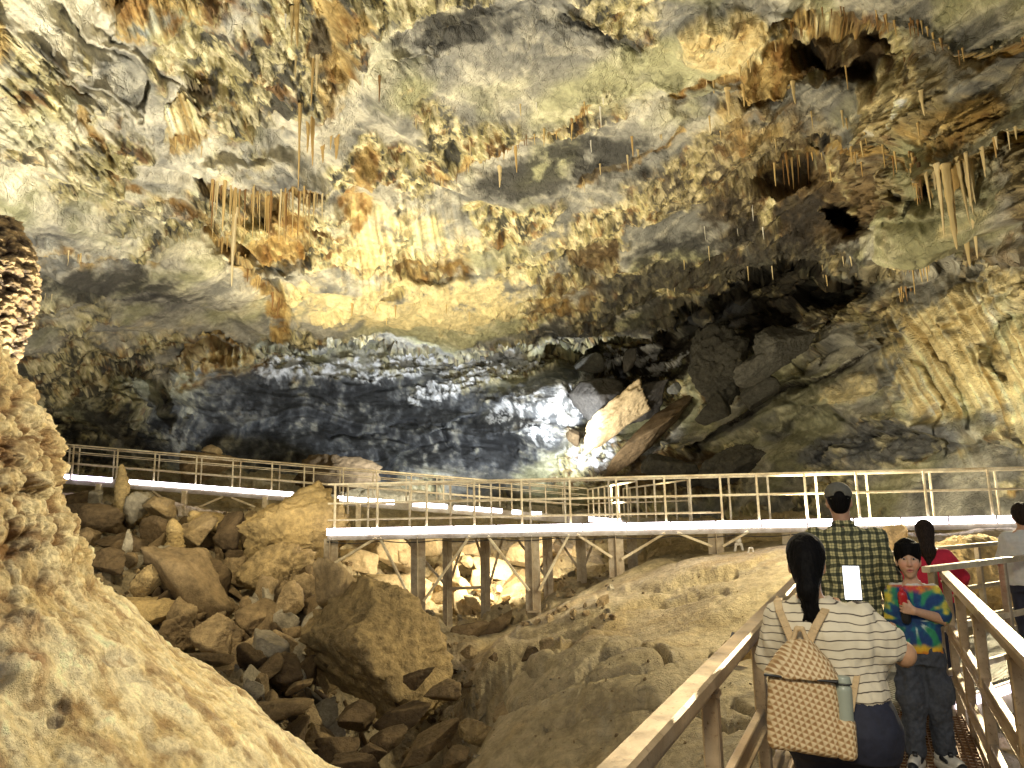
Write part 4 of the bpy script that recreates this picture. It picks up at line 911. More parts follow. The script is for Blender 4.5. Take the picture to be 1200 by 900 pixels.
fringe([(1045, 312), (1085, 312)], 8, 12, 40, 2, 4.5, 'oob', 'thin brown stalactite under the knobbly cream nose of rock', 'stalactites of the cream nose', 1.2, 4)
fringe([(1035, 345), (1070, 345)], 6, 14, 26, 2, 4, 'bo', 'brown stalactite on the hanging lump below the cream nose', 'stalactites of the hanging lump', 1.2, 4)
fringe([(60, 303), (120, 308)], 6, 5, 14, 1.5, 3, 'oc', 'small yellowish stalactite on the ledge over the popcorn stalactite', 'stalactites of the far left ledge', 1.5, 3)
fringe([(45, 355), (68, 356)], 2, 4, 8, 1, 2, 'c', 'tiny pale straw on the dark left wall', 'straws of the dark left wall', 1.5, 1)
fringe([(820, 170), (960, 160), (1110, 150)], 13, 6, 22, 1.8, 4, 'oc', 'small stalactite on the mottled yellow green roof', 'stalactites of the mottled roof', 1.7, 26)
fringe([(770, 330), (830, 290), (900, 255)], 8, 6, 18, 1.5, 2.6, 'cw', 'thin pale straw on the dark slope of roof', 'straws of the dark roof slope', 1.7, 20)
fringe([(205, 165), (235, 172)], 6, 6, 16, 2, 4, 'o', 'short stalactite at the tip of the pinkish drape', 'stalactites of the pinkish drape', 1.3, 3)

# stumpy stalagmites standing in the rubble
def stalagmite(px, py, Z, w, h, mat, label, seed):
    k = Z / FPX; r = np.random.default_rng(seed); n, m = 48, 70; t = np.linspace(0, 1, m)
    th = np.linspace(0, 2 * math.pi, n, endpoint=False); TH, T = np.meshgrid(th, t)
    R = w * k * .5 * (1.25 - .55 * T) * np.sqrt(np.clip(1.02 - T ** 6, 0, 1)) * (1 + .12 * np.sin(T * 9 + seed))
    X, Y, Zz = R * np.cos(TH) + .1 * w * k * np.sin(4 * T), R * np.sin(TH), T * h * k
    f1, f2, c = worley(X / (w * k) * 4, Y / (w * k) * 4, Zz / (w * k) * 6 + seed); s = 1 + .3 * (.55 - f1)
    o = link('stalagmite', mesh_np('stalagmite', np.stack([X * s, Y * s, Zz], -1).reshape(-1, 3), grid_faces(m, n, wrap=True)), ROCK[mat]); o.location = at(px, py + h / 2, Z)
    return tag(o, label, 'stalagmite')
stalagmite(140, 573, 20.0, 15, 58, 'ochre', 'stumpy knobbly stalagmite standing in front of the left walkway light', 3)
stalagmite(202, 630, 17.6, 20, 44, 'ochre', 'small yellow knobbly stalagmite in the middle of the rubble', 7)

# ------------------------------------------------------------------ metalwork
class Bars:
    def __init__(s): s.V, s.F, s.n = [], [], 0
    def bar(s, a, b, w, h, up=(0, 0, 1), ch=.12, ext=0):
        a, b = np.asarray(a, float), np.asarray(b, float); d = b - a; L = np.linalg.norm(d); d = d / L
        a, b = a - d * ext, b + d * ext
        up = np.asarray(up, float)
        if abs(d @ up) > .98: up = np.array([.434, .901, 0.])
        sx = np.cross(d, up); sx /= np.linalg.norm(sx); sy = np.cross(sx, d)
        c = ch * min(w, h); x, y = w / 2, h / 2
        pr = [(-x + c, -y), (x - c, -y), (x, -y + c), (x, y - c), (x - c, y), (-x + c, y), (-x, y - c), (-x, -y + c)]
        for p in (a, b): s.V += [p + sx * u + sy * v for u, v in pr]
        n = s.n; s.F += [[n + i, n + (i + 1) % 8, n + 8 + (i + 1) % 8, n + 8 + i] for i in range(8)] + [[n + 7 - i for i in range(8)], [n + 8 + i for i in range(8)]]
        s.n += 16; return s
    def build(s, name, mat, parent=None, off=(0, 0, 0)):
        me = bpy.data.meshes.new(name); off = np.asarray(off, float)
        me.from_pydata([tuple(v - off) for v in s.V], [], s.F); me.update()
        return link(name, me, mat, parent)

BEAM = metal_mat('dull_beam_steel', (.30, .275, .22), .5, .3)
PALE = metal_mat('pale_painted_steel', (.76, .68, .48), .45, .25); BRONZE = metal_mat('bronze_painted_steel', (.56, .43, .27), .38, .35, .3); STEEL = metal_mat('grey_brown_steel', (.48, .41, .29), .45, .4, .3)
GRATE = metal_mat('rusty_grating', (.20, .105, .05), .5, .5); GRATE2 = metal_mat('galvanised_grating', (.36, .36, .32), .45, .6)
LED = emit_mat('led_light', (1.0, .92, .98), 12.0); LEDV = emit_mat('led_light_violet', (.82, .74, 1.0), 9.0)
Zu = np.array([0, 0, 1.0])
def lp(a, b, t): return np.asarray(a) * (1 - t) + np.asarray(b) * t

def walkway(name, label, A0, A1, width, rail_h, posts_f, posts_b, rails, led, mat, fascia=.25, tube=.05, back_dir=1, led_parts=None, grat=GRATE2, led_mat=None):
    """a straight deck from A0 to A1 (front edge, as seen), railings on both edges, a light strip on the front fascia"""
    A0, A1 = np.asarray(A0, float), np.asarray(A1, float); u = A1 - A0; L = np.linalg.norm(u); u /= L
    nb = np.array([-u[1], u[0], 0]); nb /= np.linalg.norm(nb); nb *= back_dir
    root = empty(name, tuple(A0), label, 'walkway')
    B0, B1 = A0 + nb * width, A1 + nb * width
    b = Bars()
    for k in range(int(L / .12)):
        p = A0 + u * (.06 + k * .12); b.bar(p + nb * .05, p + nb * (width - .05), .035, .03)
    for k in range(int(width / .1)):
        b.bar(A0 + nb * (.05 + k * .1) - Zu * .004, A1 + nb * (.05 + k * .1) - Zu * .004, .02, .022)
    b.build('deck', grat, root, A0)
    Bars().bar(A0 - Zu * (fascia / 2 - .01), A1 - Zu * (fascia / 2 - .01), .06, fascia).bar(A0 - Zu * (fascia - .02) - nb * .05, A1 - Zu * (fascia - .02) - nb * .05, .1, .02).build('edge_beam', BEAM, root, A0)
    Bars().bar(B0 - Zu * (fascia / 2 - .01), B1 - Zu * (fascia / 2 - .01), .06, fascia).build('edge_beam', BEAM, root, A0)
    for (E0, E1, posts) in ((A0, A1, posts_f), (B0, B1, posts_b)):
        r = Bars()
        for h, t0, t1, tw, thh in rails: r.bar(lp(E0, E1, t0) + Zu * h * rail_h, lp(E0, E1, t1) + Zu * h * rail_h, tw, thh)
        ro = r.build('handrail', mat, root, A0)
        for t in posts:
            p = lp(E0, E1, t); Bars().bar(p + Zu * .0, p + Zu * (rail_h - .02), tube, tube, u).bar(p, p + Zu * .015, tube * 2.6, tube * 2.2, u).bar(p + Zu * (.58 * rail_h - .03), p + Zu * (.58 * rail_h + .03), tube * 1.25, tube * 1.25, u).build('post', mat, ro, A0)
    for t0, t1, mm in (led_parts or ([(0, 1, LED)] if led else [])):
        Bars().bar(lp(A0, A1, t0) - nb * .062 - Zu * .035, lp(A0, A1, t1) - nb * .062 - Zu * .025, .03, .16).build('led_strip', mm, root, A0)
    return root, A0, A1, nb, u

# main walkway
A0, A1 = at(384, 621, 18.0), at(1290, 605.5, 16.3)
A0[2] = A1[2] = (A0[2] + A1[2]) / 2
def tpx(px, P0=A0, P1=A1):                                   # where on the edge a post seen at px stands
    a, b = 0., 1.
    for _ in range(40):
        m_ = (a + b) / 2
        if proj(lp(P0, P1, m_))[0] < px: a = m_
        else: b = m_
    return (a + b) / 2
pf = [tpx(p) for p in (392, 442, 500, 556, 612, 669, 724, 781, 847, 890, 947, 1008, 1088, 1164, 1230)]
nbm = np.array([-(A1 - A0)[1], (A1 - A0)[0], 0]); nbm /= np.linalg.norm(nbm)
pb = [tpx(p, A0 + nbm * 1.5, A1 + nbm * 1.5) for p in (398, 431, 480, 528, 576, 622, 663, 715, 769, 811, 857, 903, 960, 1020, 1095, 1172, 1240)]
rails_m = [(1, 0, 1, .055, .05), (.58, 0, 1, .045, .045), (.22, 0, tpx(847), .035, .035)]
main, A0, A1, nb, u = walkway('metal_walkway', 'long pale metal walkway crossing mid picture with a glowing white strip along its edge', A0, A1, 1.5, 1.12, pf, pb, rails_m, True, PALE)
cl = Bars()
for t in np.arange(.004, 1, .058): cl.bar(lp(A0, A1, t) - nb * .084 - Zu * .112, lp(A0, A1, t) - nb * .084 + Zu * .062, .012, .035, u)
cl.build('strip_clips', BEAM, main, A0)
cb = Bars(); pts_ = [lp(A0, A1, t) - nb * .05 - Zu * (.275 + .05 * abs(math.sin(t * 40))) for t in np.linspace(.0, 1, 90)]
for a_, b_ in zip(pts_[:-1], pts_[1:]): cb.bar(a_, b_, .022, .022, ch=.3)
cb.build('cable', metal_mat('black_cable', (.03, .03, .03), .6, 0), main, A0)
F0, F1 = A0 - Zu * .2 + nb * .03, A1 - Zu * .2 + nb * .03
def hb(Q0, Q1, px):
    return lp(Q0, Q1, tpx(px, Q0, Q1))
def down_to(px, py, base):
    """the point straight below base that is seen at height py"""
    a, b = base[2] - 8, base[2]
    for _ in range(40):
        m_ = (a + b) / 2
        if proj(np.array([base[0], base[1], m_]))[1] > py: a = m_
        else: b = m_
    return np.array([base[0], base[1], (a + b) / 2])
K0, K1 = F0 + nb * 1.4, F1 + nb * 1.4
for px, py, bk in ((388, 676, 0), (490, 728, 0), (623, 712, 0), (721, 673, 0), (838, 646, 0), (925, 655, 0), (524, 735, 1), (568, 738, 1), (641, 705, 1), (680, 690, 1), (740, 665, 1), (855, 650, 1)):
    top = hb(*((K0, K1) if bk else (F0, F1)), px); bot = down_to(px, py + 8, top); w_ = .21 if not bk else .15
    b = Bars().bar(top, bot, w_, .02, u); b.bar(top + u * (w_ / 2 - .01), bot + u * (w_ / 2 - .01), .02, w_ * .8, u).bar(top - u * (w_ / 2 - .01), bot - u * (w_ / 2 - .01), .02, w_ * .8, u)
    o = b.build('support_post', STEEL, main, A0)
    if not bk: Bars().bar(bot + Zu * .06, bot + Zu * .1, .34, .34, u).build('base_plate', STEEL, o, A0)
def brace(x0, y0, x1, y1, bk=0, w_=.08):
    top = hb(*((K0, K1) if bk else (F0, F1)), x0); p1 = down_to(x1, y1, hb(*((K0, K1) if bk else (F0, F1)), x1))
    off = nb * (-.07 if not bk else .12)
    Bars().bar(top + off, p1 + off, w_, .06).build('brace', STEEL if bk else PALE, main, A0)
for a in ((442, 630, 390, 662), (446, 630, 484, 705), (551, 629, 497, 704), (572, 629, 619, 692), (667, 627, 630, 692), (676, 626, 716, 653), (779, 623, 727, 655), (793, 623, 833, 640), (876, 621, 845, 640)): brace(*a)
for a in ((470, 632, 524, 690), (545, 632, 524, 690, ), (590, 632, 568, 700), (600, 632, 641, 680), (555, 632, 566, 662), (700, 630, 680, 672), (705, 630, 740, 652), (770, 628, 742, 655), (650, 630, 678, 670)): brace(*a, bk=1, w_=.06)
Bars().bar(down_to(524, 690, hb(K0, K1, 524)), down_to(568, 688, hb(K0, K1, 568)), .07, .07).build('cross_beam', STEEL, main, A0)
# ramp further back on the left
R0, R1 = at(58, 556, 26.2), at(690, 606, 29.0)
tq = lambda p: tpx(p, R0, R1)
nbr = np.array([-(R1 - R0)[1], (R1 - R0)[0], 0]); nbr /= np.linalg.norm(nbr)
pf = [tq(p) for p in (84, 136, 180, 229, 272, 318, 356, 402, 441, 482, 520, 562, 600, 640)]
pb = [tpx(p, R0 + nbr * 1.5, R1 + nbr * 1.5) for p in (64, 91, 132, 185, 235, 281, 327, 367, 398, 437, 476, 512, 548, 586, 622, 660)]
ramp_o, R0, R1, nbr, ur = walkway('metal_walkway', 'pale metal ramp rising to the left at the back with its own light strip', R0, R1, 1.5, 1.12, pf, pb, [(1, 0, 1, .06, .05), (.78, 0, 1, .03, .03), (.42, 0, 1, .04, .04)], False, PALE, .3,
    led_parts=[(tq(70), tq(82), LEDV), (tq(85), tq(132), LEDV), (tq(144), tq(344), LED), (tq(396), tq(462), LED), (tq(484), tq(524), LED), (tq(532), tq(588), LED), (tq(600), tq(612), LED), (tq(622), tq(634), LED)])
for px, py in ((117, 585), (217, 612), (311, 600), (420, 622)):
    top = lp(R0, R1, tq(px)) - Zu * .2; bot = down_to(px, py, top); Bars().bar(top, bot, .24, .2, ur).build('support_post', PALE, ramp_o, R0)
for x0, y0, x1, y1 in ((180, 575, 214, 600), (262, 582, 222, 600), (272, 583, 300, 594)):
    Bars().bar(down_to(x0, y0, lp(R0, R1, tq(x0))) - nbr * .05, down_to(x1, y1, lp(R0, R1, tq(x1))) - nbr * .05, .08, .07).build('brace', PALE, ramp_o, R0)
# landing that ties the ramp to the main walkway
T0, T1 = at(690, 604, 28.6), at(748, 606, 19.6)
tt = [i / 7 for i in range(8)]
T0[2] = T1[2] = A0[2]
walkway('metal_walkway', 'short pale walkway running back from the main one to the ramp', T0, T1, 1.4, 1.1, tt, tt, [(1, 0, 1, .05, .05), (.5, 0, 1, .04, .04)], False, PALE, .2, led_parts=[(.05, .75, LED)], back_dir=1)

# the walkway underfoot, and the cross walkway it meets
D = np.array([math.sin(math.radians(25.7)), math.cos(math.radians(25.7)), 0]); Nn_ = np.array([D[1], -D[0], 0])
near = empty('metal_walkway', (0, 0, 0), 'brown metal walkway underfoot with bronze handrails leading to the junction', 'walkway')
LO, RO = -.60, .50
def nw(s, o, z=0): return D * s + Nn_ * o + Zu * z
g = Bars()
for k in range(28): g.bar(nw(.2, LO + .03 + k * .0385), nw(6.75, LO + .03 + k * .0385), .006, .03, ch=0)
for k in range(100): g.bar(nw(.25 + k * .065, LO + .02, .0), nw(.25 + k * .065, RO - .02, .0), .008, .012, ch=0)
g.build('grating', GRATE, near)
Bars().bar(nw(0, LO - .02, -.08), nw(6.8, LO - .02, -.08), .05, .17).build('edge_beam', BRONZE, near); Bars().bar(nw(0, RO + .02, -.08), nw(6.2, RO + .02, -.08), .05, .17).build('edge_beam', BRONZE, near)
for k in range(6): Bars().bar(nw(.6 + k * 1.1, LO, -.06), nw(.6 + k * 1.1, RO, -.06), .05, .06).build('cross_beam', BRONZE, near)
def s_of_Z(Zd, o):                                          # distance along the walkway at which the edge lies Zd metres deep
    return (Zd - (Nn_ * o - np.array([0, 0, CAM[2] - .5])) @ _fw) / (D @ _fw)
sl = [s_of_Z(v, LO) for v in (1.4, 2.62, 3.72, 4.9, 6.75)]; sr = [s_of_Z(v, RO) for v in (1.9, 3.1, 4.25, 5.15, 6.05)]
for o_, ss in ((LO, sl), (RO, sr)):
    e = ss[-1]; h = Bars().bar(nw(-.2, o_, .99), nw(e + .03, o_, .99), .085, .06, ch=.18).bar(nw(-.2, o_ + .012 * np.sign(o_), .945), nw(e + .03, o_ + .012 * np.sign(o_), .945), .05, .045)
    ro = h.build('handrail', BRONZE, near)
    for z_ in (.56, .2): Bars().bar(nw(-.2, o_, z_), nw(e, o_, z_), .04, .06).bar(nw(-.2, o_ - np.sign(o_) * .03, z_ - .028), nw(e, o_ - np.sign(o_) * .03, z_ - .028), .03, .008).build('lower_rail', BRONZE, ro)
    for s_ in ss: Bars().bar(nw(s_, o_, -.15), nw(s_, o_, .96), .06, .06, D, ch=.1).bar(nw(s_, o_, .925), nw(s_, o_, .94), .075, .075, D).bar(nw(s_, o_ - np.sign(o_) * .034, .56), nw(s_, o_ - np.sign(o_) * .037, .56), .022, .022, ch=.3).build('post', BRONZE, ro)
for s_ in (sl[1], sl[2], sl[4], sr[2]): 
    for o_ in (LO, RO):
        q = nw(s_, o_, -.1); Bars().bar(q, np.array([q[0], q[1], fz(q[0], q[1]) - .15]), .09, .09, D).build('support_post', BRONZE, near)
C0, C1 = at(1085, 668, 6.1), at(1200, 650, 7.1); C0[2] = C1[2] = 0
uc = (C1 - C0) / np.linalg.norm(C1 - C0); nc = np.array([-uc[1], uc[0], 0])
cw = empty('metal_walkway', tuple(C0), 'pale cross walkway at the junction on the right with a glowing strip', 'walkway')
E1 = C1 + uc * 3.0; Wc = 1.25; Lc = np.linalg.norm(E1 - C0); S0 = C0 - uc * .62; SB = C0 + nc * 1.25; SB = lp(SB - uc * 2, SB + uc * 2, tpx(972, SB - uc * 2, SB + uc * 2)) - nc * 1.25
g = Bars()
for k in range(int((Lc + .4) / .05)):
    p = S0 + uc * k * .05; g.bar(p + nc * .02, p + uc * .22 + nc * (Wc * .5), .01, .02, ch=0).bar(p + uc * .22 + nc * (Wc * .5), p + nc * (Wc - .02), .01, .02, ch=0)
for k in range(20): g.bar(S0 + nc * (.03 + k * .062) - Zu * .012, E1 + nc * (.03 + k * .062) - Zu * .012, .01, .016, ch=0)
g.build('grating', GRATE2, cw, C0)
Bars().bar(C0 - Zu * .14 + uc * .08, E1 - Zu * .14, .05, .26).build('edge_beam', PALE, cw, C0); Bars().bar(S0 + nc * Wc - Zu * .1, E1 + nc * Wc - Zu * .1, .05, .2).build('edge_beam', PALE, cw, C0)
q0 = C0 - nc * .045 - Zu * .06
for t0, t1 in ((.17, .27), (.33, .60), (.66, 1.9), (2.0, 3.9)):
    Bars().bar(q0 + uc * t0, q0 + uc * t1, .03, .045).build('led_strip', LEDV, cw, C0)
for E0_, E1_, ps in ((C0, E1, (0.02, .28, .56, .85)), (SB + nc * Wc, E1 + nc * Wc, (0, .2, .38, .55, .73, .92))):
    r = Bars().bar(E0_ + Zu * 1.04, E1_ + Zu * 1.04, .07, .05).bar(E0_ + Zu * .55, E1_ + Zu * .55, .04, .05).bar(E0_ + Zu * .2, E1_ + Zu * .2, .04, .05)
    ro = r.build('handrail', STEEL if E0_ is not C0 else PALE, cw, C0)
    for t in ps: p = lp(E0_, E1_, t); Bars().bar(p - Zu * .2, p + Zu * 1.02, .06, .06, uc).build('post', STEEL, ro, C0)
for t in (.3, .8):
    for w0 in (.05, Wc - .05):
        p = lp(C0, E1, t) + nc * w0; Bars().bar(p - Zu * .2, np.array([p[0], p[1], fz(p[0], p[1]) - .2]), .09, .09, uc).build('support_post', PALE, cw, C0)
# ------------------------------------------------------------------ bodies: one continuous surface grown from rounded volumes
def v3(*a): return np.array(a, float)
class Vol:
    def __init__(s): s.P = []
    def cap(s, a, b, ra, rb, k=.02): s.P.append(('c', np.asarray(a, float), np.asarray(b, float), ra, rb, k)); return s
    def ell(s, c, r, k=.02, sub=False, rot=None): s.P.append(('e', np.asarray(c, float), np.asarray(r, float), sub, rot, k)); return s
    def box(s, c, h, r, k=.005, rot=None, taper=0): s.P.append(('b', np.asarray(c, float), np.asarray(h, float), r, rot, k, taper)); return s
    def loft(s, rows, k=.02, p=2.3): s.P.append(('l', np.array(rows, float), p, None, None, k)); return s
    def cut(s, p0, n): s.P.append(('h', np.asarray(p0, float), np.asarray(n, float) / np.linalg.norm(n), None, None, 0)); return s
    def bounds(s):
        lo, hi = [], []
        for q in s.P:
            if q[0] == 'c': R = max(q[3], q[4]); lo.append(np.minimum(q[1], q[2]) - R); hi.append(np.maximum(q[1], q[2]) + R)
            elif q[0] == 'e' and not q[3]: R = max(q[2]); lo.append(q[1] - R); hi.append(q[1] + R)
            elif q[0] == 'b': R = np.linalg.norm(q[2]); lo.append(q[1] - R); hi.append(q[1] + R)
            elif q[0] == 'l':
                r = q[1]; lo.append(v3((r[:, 1] - r[:, 3]).min(), (r[:, 2] - r[:, 4]).min(), r[:, 0].min())); hi.append(v3((r[:, 1] + r[:, 3]).max(), (r[:, 2] + r[:, 4]).max(), r[:, 0].max()))
        return np.min(lo, 0), np.max(hi, 0)
    def mesh(s, vox):
        lo, hi = s.bounds(); lo = lo - 4 * vox; hi = hi + 4 * vox
        n = np.ceil((hi - lo) / vox).astype(int) + 1
        ax = [lo[i] + vox * np.arange(n[i]) for i in range(3)]
        Dm = np.full(n, .5, F32)
        for q in s.P:
            k = q[5]; m = k + 4 * vox
            if q[0] == 'c': R = max(q[3], q[4]) + m; a_, b_ = np.minimum(q[1], q[2]) - R, np.maximum(q[1], q[2]) + R
            elif q[0] == 'e': R = max(q[2]) + m; a_, b_ = q[1] - R, q[1] + R
            elif q[0] == 'b': R = np.linalg.norm(q[2]) + m; a_, b_ = q[1] - R, q[1] + R
            else: a_, b_ = lo, hi
            i0 = np.clip(np.floor((a_ - lo) / vox).astype(int), 0, n - 1); i1 = np.clip(np.ceil((b_ - lo) / vox).astype(int) + 1, 1, n)
            sl = tuple(slice(i0[i], i1[i]) for i in range(3))
            X, Y, Z = np.meshgrid(*[ax[i][sl[i]] for i in range(3)], indexing='ij')
            if q[0] == 'c':
                d = q[2] - q[1]; t = np.clip(((X - q[1][0]) * d[0] + (Y - q[1][1]) * d[1] + (Z - q[1][2]) * d[2]) / (d @ d + 1e-12), 0, 1)
                v = np.sqrt((X - q[1][0] - t * d[0]) ** 2 + (Y - q[1][1] - t * d[1]) ** 2 + (Z - q[1][2] - t * d[2]) ** 2) - (q[3] + (q[4] - q[3]) * t)
            elif q[0] in 'eb':
                dx, dy, dz_ = X - q[1][0], Y - q[1][1], Z - q[1][2]
                rot = q[4]
                if rot is not None:
                    Rm = np.array(rot); dx, dy, dz_ = (Rm[0, i] * dx + Rm[1, i] * dy + Rm[2, i] * dz_ for i in range(3))
                if q[0] == 'e':
                    r = q[2]; e = np.sqrt((dx / r[0]) ** 2 + (dy / r[1]) ** 2 + (dz_ / r[2]) ** 2); g = np.sqrt((dx / r[0] ** 2) ** 2 + (dy / r[1] ** 2) ** 2 + (dz_ / r[2] ** 2) ** 2)
                    v = np.where(e < 1e-4, -min(r), e * (e - 1) / (g + 1e-9))
                else:
                    h = q[2] - q[3]; tp = 1 + q[6] * dz_ / q[2][2]
                    ex, ey, ez = np.abs(dx) / tp - h[0], np.abs(dy) / tp - h[1], np.abs(dz_) - h[2]
                    v = np.sqrt(np.maximum(ex, 0) ** 2 + np.maximum(ey, 0) ** 2 + np.maximum(ez, 0) ** 2) + np.minimum(np.maximum(ex, np.maximum(ey, ez)), 0) - q[3]
            elif q[0] == 'l':
                r = q[1]; o = np.argsort(r[:, 0]); r = r[o]; zc = np.clip(Z, r[0, 0], r[-1, 0])
                cx, cy, rx, ry = (np.interp(zc, r[:, 0], r[:, i]) for i in (1, 2, 3, 4)); p = q[2]
                e = (np.abs((X - cx) / rx) ** p + np.abs((Y - cy) / ry) ** p) ** (1 / p)
                v = np.maximum((e - 1) * np.minimum(rx, ry), np.abs(Z - zc) - .002)
            else:
                v = (X - q[1][0]) * q[2][0] + (Y - q[1][1]) * q[2][1] + (Z - q[1][2]) * q[2][2]
                Dm[sl] = np.maximum(Dm[sl], v); continue
            v = v.astype(F32); a = Dm[sl]
            if q[0] == 'e' and q[3]:
                v = -v; hh = np.maximum(k - np.abs(a - v), 0) / max(k, 1e-6); Dm[sl] = np.maximum(a, v) + hh * hh * k / 4
            else:
                hh = np.maximum(k - np.abs(a - v), 0) / max(k, 1e-6); Dm[sl] = np.minimum(a, v) - hh * hh * k / 4
        return nets(Dm, lo, vox)

def nets(Dm, lo, vox):
    I = Dm < 0; c = [Dm[i:Dm.shape[0] - 1 + i, j:Dm.shape[1] - 1 + j, k:Dm.shape[2] - 1 + k] for i in (0, 1) for j in (0, 1) for k in (0, 1)]
    ins = sum((q < 0).astype(np.int8) for q in c); act = (ins > 0) & (ins < 8)
    idx = np.full(act.shape, -1, np.int32); ii = np.argwhere(act); idx[act] = np.arange(len(ii))
    val = np.stack([q[act] for q in c], 1); off = np.array([(i, j, k) for i in (0, 1) for j in (0, 1) for k in (0, 1)], float)
    S = np.zeros((len(ii), 3)); W = np.zeros(len(ii))
    for a in range(8):
        for b in range(a + 1, 8):
            if np.abs(off[a] - off[b]).sum() != 1: continue
            m = (val[:, a] < 0) != (val[:, b] < 0); t = val[:, a] / (val[:, a] - val[:, b] + 1e-12)
            S[m] += (off[a] + (off[b] - off[a]) * t[:, None])[m]; W[m] += 1
    V = lo + vox * (ii + S / W[:, None]); F = []
    for ax_ in range(3):
        s0 = [slice(None)] * 3; s1 = [slice(None)] * 3; s0[ax_] = slice(0, -1); s1[ax_] = slice(1, None)
        A_, B_ = I[tuple(s0)], I[tuple(s1)]; e = np.argwhere(A_ != B_); o1, o2 = [(1, 2), (2, 0), (0, 1)][ax_]
        ok = (e[:, o1] > 0) & (e[:, o2] > 0) & (e[:, o1] < I.shape[o1] - 1) & (e[:, o2] < I.shape[o2] - 1); e = e[ok]
        def id_(d1, d2): q = e.copy(); q[:, o1] -= d1; q[:, o2] -= d2; return idx[q[:, 0], q[:, 1], q[:, 2]]
        f = np.stack([id_(1, 1), id_(0, 1), id_(0, 0), id_(1, 0)], 1); fl = A_[tuple(e.T)]
        f[~fl] = f[~fl][:, ::-1]; F.append(f)
    return V, np.concatenate(F)

def vnormals(V, F):
    n = np.cross(V[F[:, 2]] - V[F[:, 0]], V[F[:, 3]] - V[F[:, 1]]); o = np.zeros_like(V)
    for i in range(4): np.add.at(o, F[:, i], n)
    return o / (np.linalg.norm(o, axis=1)[:, None] + 1e-12)
def folds(V, F, amp, sc=9, z=.6, seed=0):
    n = fbm(V[:, 0] * sc + seed, V[:, 1] * sc, V[:, 2] * sc * z, 3, .5) + .7 * (np.abs(gnoise(V[:, 0] * sc * .8 + V[:, 2] * sc * .7 + seed, V[:, 1] * sc * .8, V[:, 2] * sc * .6)) - .25)
    return V + vnormals(V, F) * (amp * n)[:, None]
def part(name, VF, mat, parent, col=None, label=None):
    o = link(name, mesh_np(name, VF[0], VF[1], True, col), mat, parent)
    return tag(o, label) if label else o

def hand(vol, wr, d, n, t, s=1.0, curl=(.5, .7), side_fl=0):
    """palm, four unequal bent fingers and a thumb that leaves the side of the palm"""
    d, n, t = (np.asarray(q, float) / np.linalg.norm(q) for q in (d, n, t))
    wr = np.asarray(wr, float)
    for u in (-.5, -.17, .17, .5): vol.cap(wr + d * .012 * s + t * u * .04 * s, wr + d * .082 * s + t * u * .062 * s, .014 * s, .0125 * s, .010)
    for u, L in ((.5, .070), (.17, .079), (-.17, .073), (-.5, .057)):
        p = wr + d * .085 * s + t * u * .064 * s; dd = d; r = .0093 * s
        for j, (f, c) in enumerate(((.45, curl[0]), (.32, curl[1]), (.23, curl[1] * .8))):
            dd = dd * math.cos(c) + n * math.sin(c) if j == 0 else (lambda a, b: a * math.cos(b) + (n * (a @ d) - d * (a @ n)) * math.sin(b))(dd, c)
            dd = dd / np.linalg.norm(dd); q = p + dd * L * f * s; vol.cap(p, q, r, r * .92, .003); p = q; r *= .92
    p = wr + d * .028 * s + t * .030 * s; q = p + (t * .75 + d * .55 + n * .45) * .036 * s; vol.cap(p, q, .0125 * s, .0105 * s, .008); vol.cap(q, q + (d * .85 + n * .5 + t * .1) * .034 * s, .0105 * s, .0085 * s, .003)

def head(vol, c, s=1.0, face=True):
    c = np.asarray(c, float)
    vol.ell(c + v3(0, -.012, .028) * s, v3(.076, .094, .092) * s, .03).ell(c + v3(0, .022, -.045) * s, v3(.056, .066, .066) * s, .05)
    vol.cap(c + v3(0, .052, -.092) * s, c + v3(0, .058, -.095) * s, .020 * s, .018 * s, .03)                                         # chin
    for q in (-1, 1):
        vol.ell(c + v3(q * .077, -.012, -.018) * s, v3(.010, .020, .031) * s, .008)                                                # ears
        vol.ell(c + v3(q * .040, .058, -.030) * s, v3(.026, .026, .026) * s, .03)                                                 # cheeks
        vol.ell(c + v3(q * .032, .094, .006) * s, v3(.017, .016, .011) * s, .012, True)                                           # eye sockets
    vol.cap(c + v3(0, .084, .004) * s, c + v3(0, .103, -.030) * s, .008 * s, .0125 * s, .012)                                        # nose
    for q in (-1, 1): vol.ell(c + v3(q * .012, .093, -.034) * s, v3(.008, .009, .007) * s, .008)
    vol.cap(c + v3(-.015, .083, -.060) * s, c + v3(.015, .083, -.060) * s, .0075 * s, .0075 * s, .008); vol.cap(c + v3(-.012, .082, -.071) * s, c + v3(.012, .082, -.071) * s, .0085 * s, .0085 * s, .008)
    vol.ell(c + v3(0, .093, -.0655) * s, v3(.020, .010, .0024) * s, .004, True)

def face_col(V, c, s, skin, lips=(.42, .13, .10), brow=(.02, .015, .012)):
    C = np.broadcast_to(np.array(skin), (len(V), 3)).copy(); q = (V - c) / s
    def m(cx, cz, rx, rz, col, y0=.045): 
        w = np.clip(1.6 - np.hypot((np.abs(q[:, 0]) - cx) / rx if cx else q[:, 0] / rx, (q[:, 2] - cz) / rz) * 1.2, 0, 1) * (q[:, 1] > y0)
        C[:] = C * (1 - w[:, None]) + np.array(col) * w[:, None]
    m(.045, -.035, .03, .025, np.array(skin) * v3(1.08, .86, .82)); m(0, -.033, .016, .016, np.array(skin) * v3(1.06, .88, .84))
    m(0, -.066, .024, .0115, lips); m(0, -.0655, .022, .003, (.12, .03, .025)); m(.033, .027, .022, .0055, brow); m(.032, .006, .020, .011, np.array(skin) * .75)
    return C

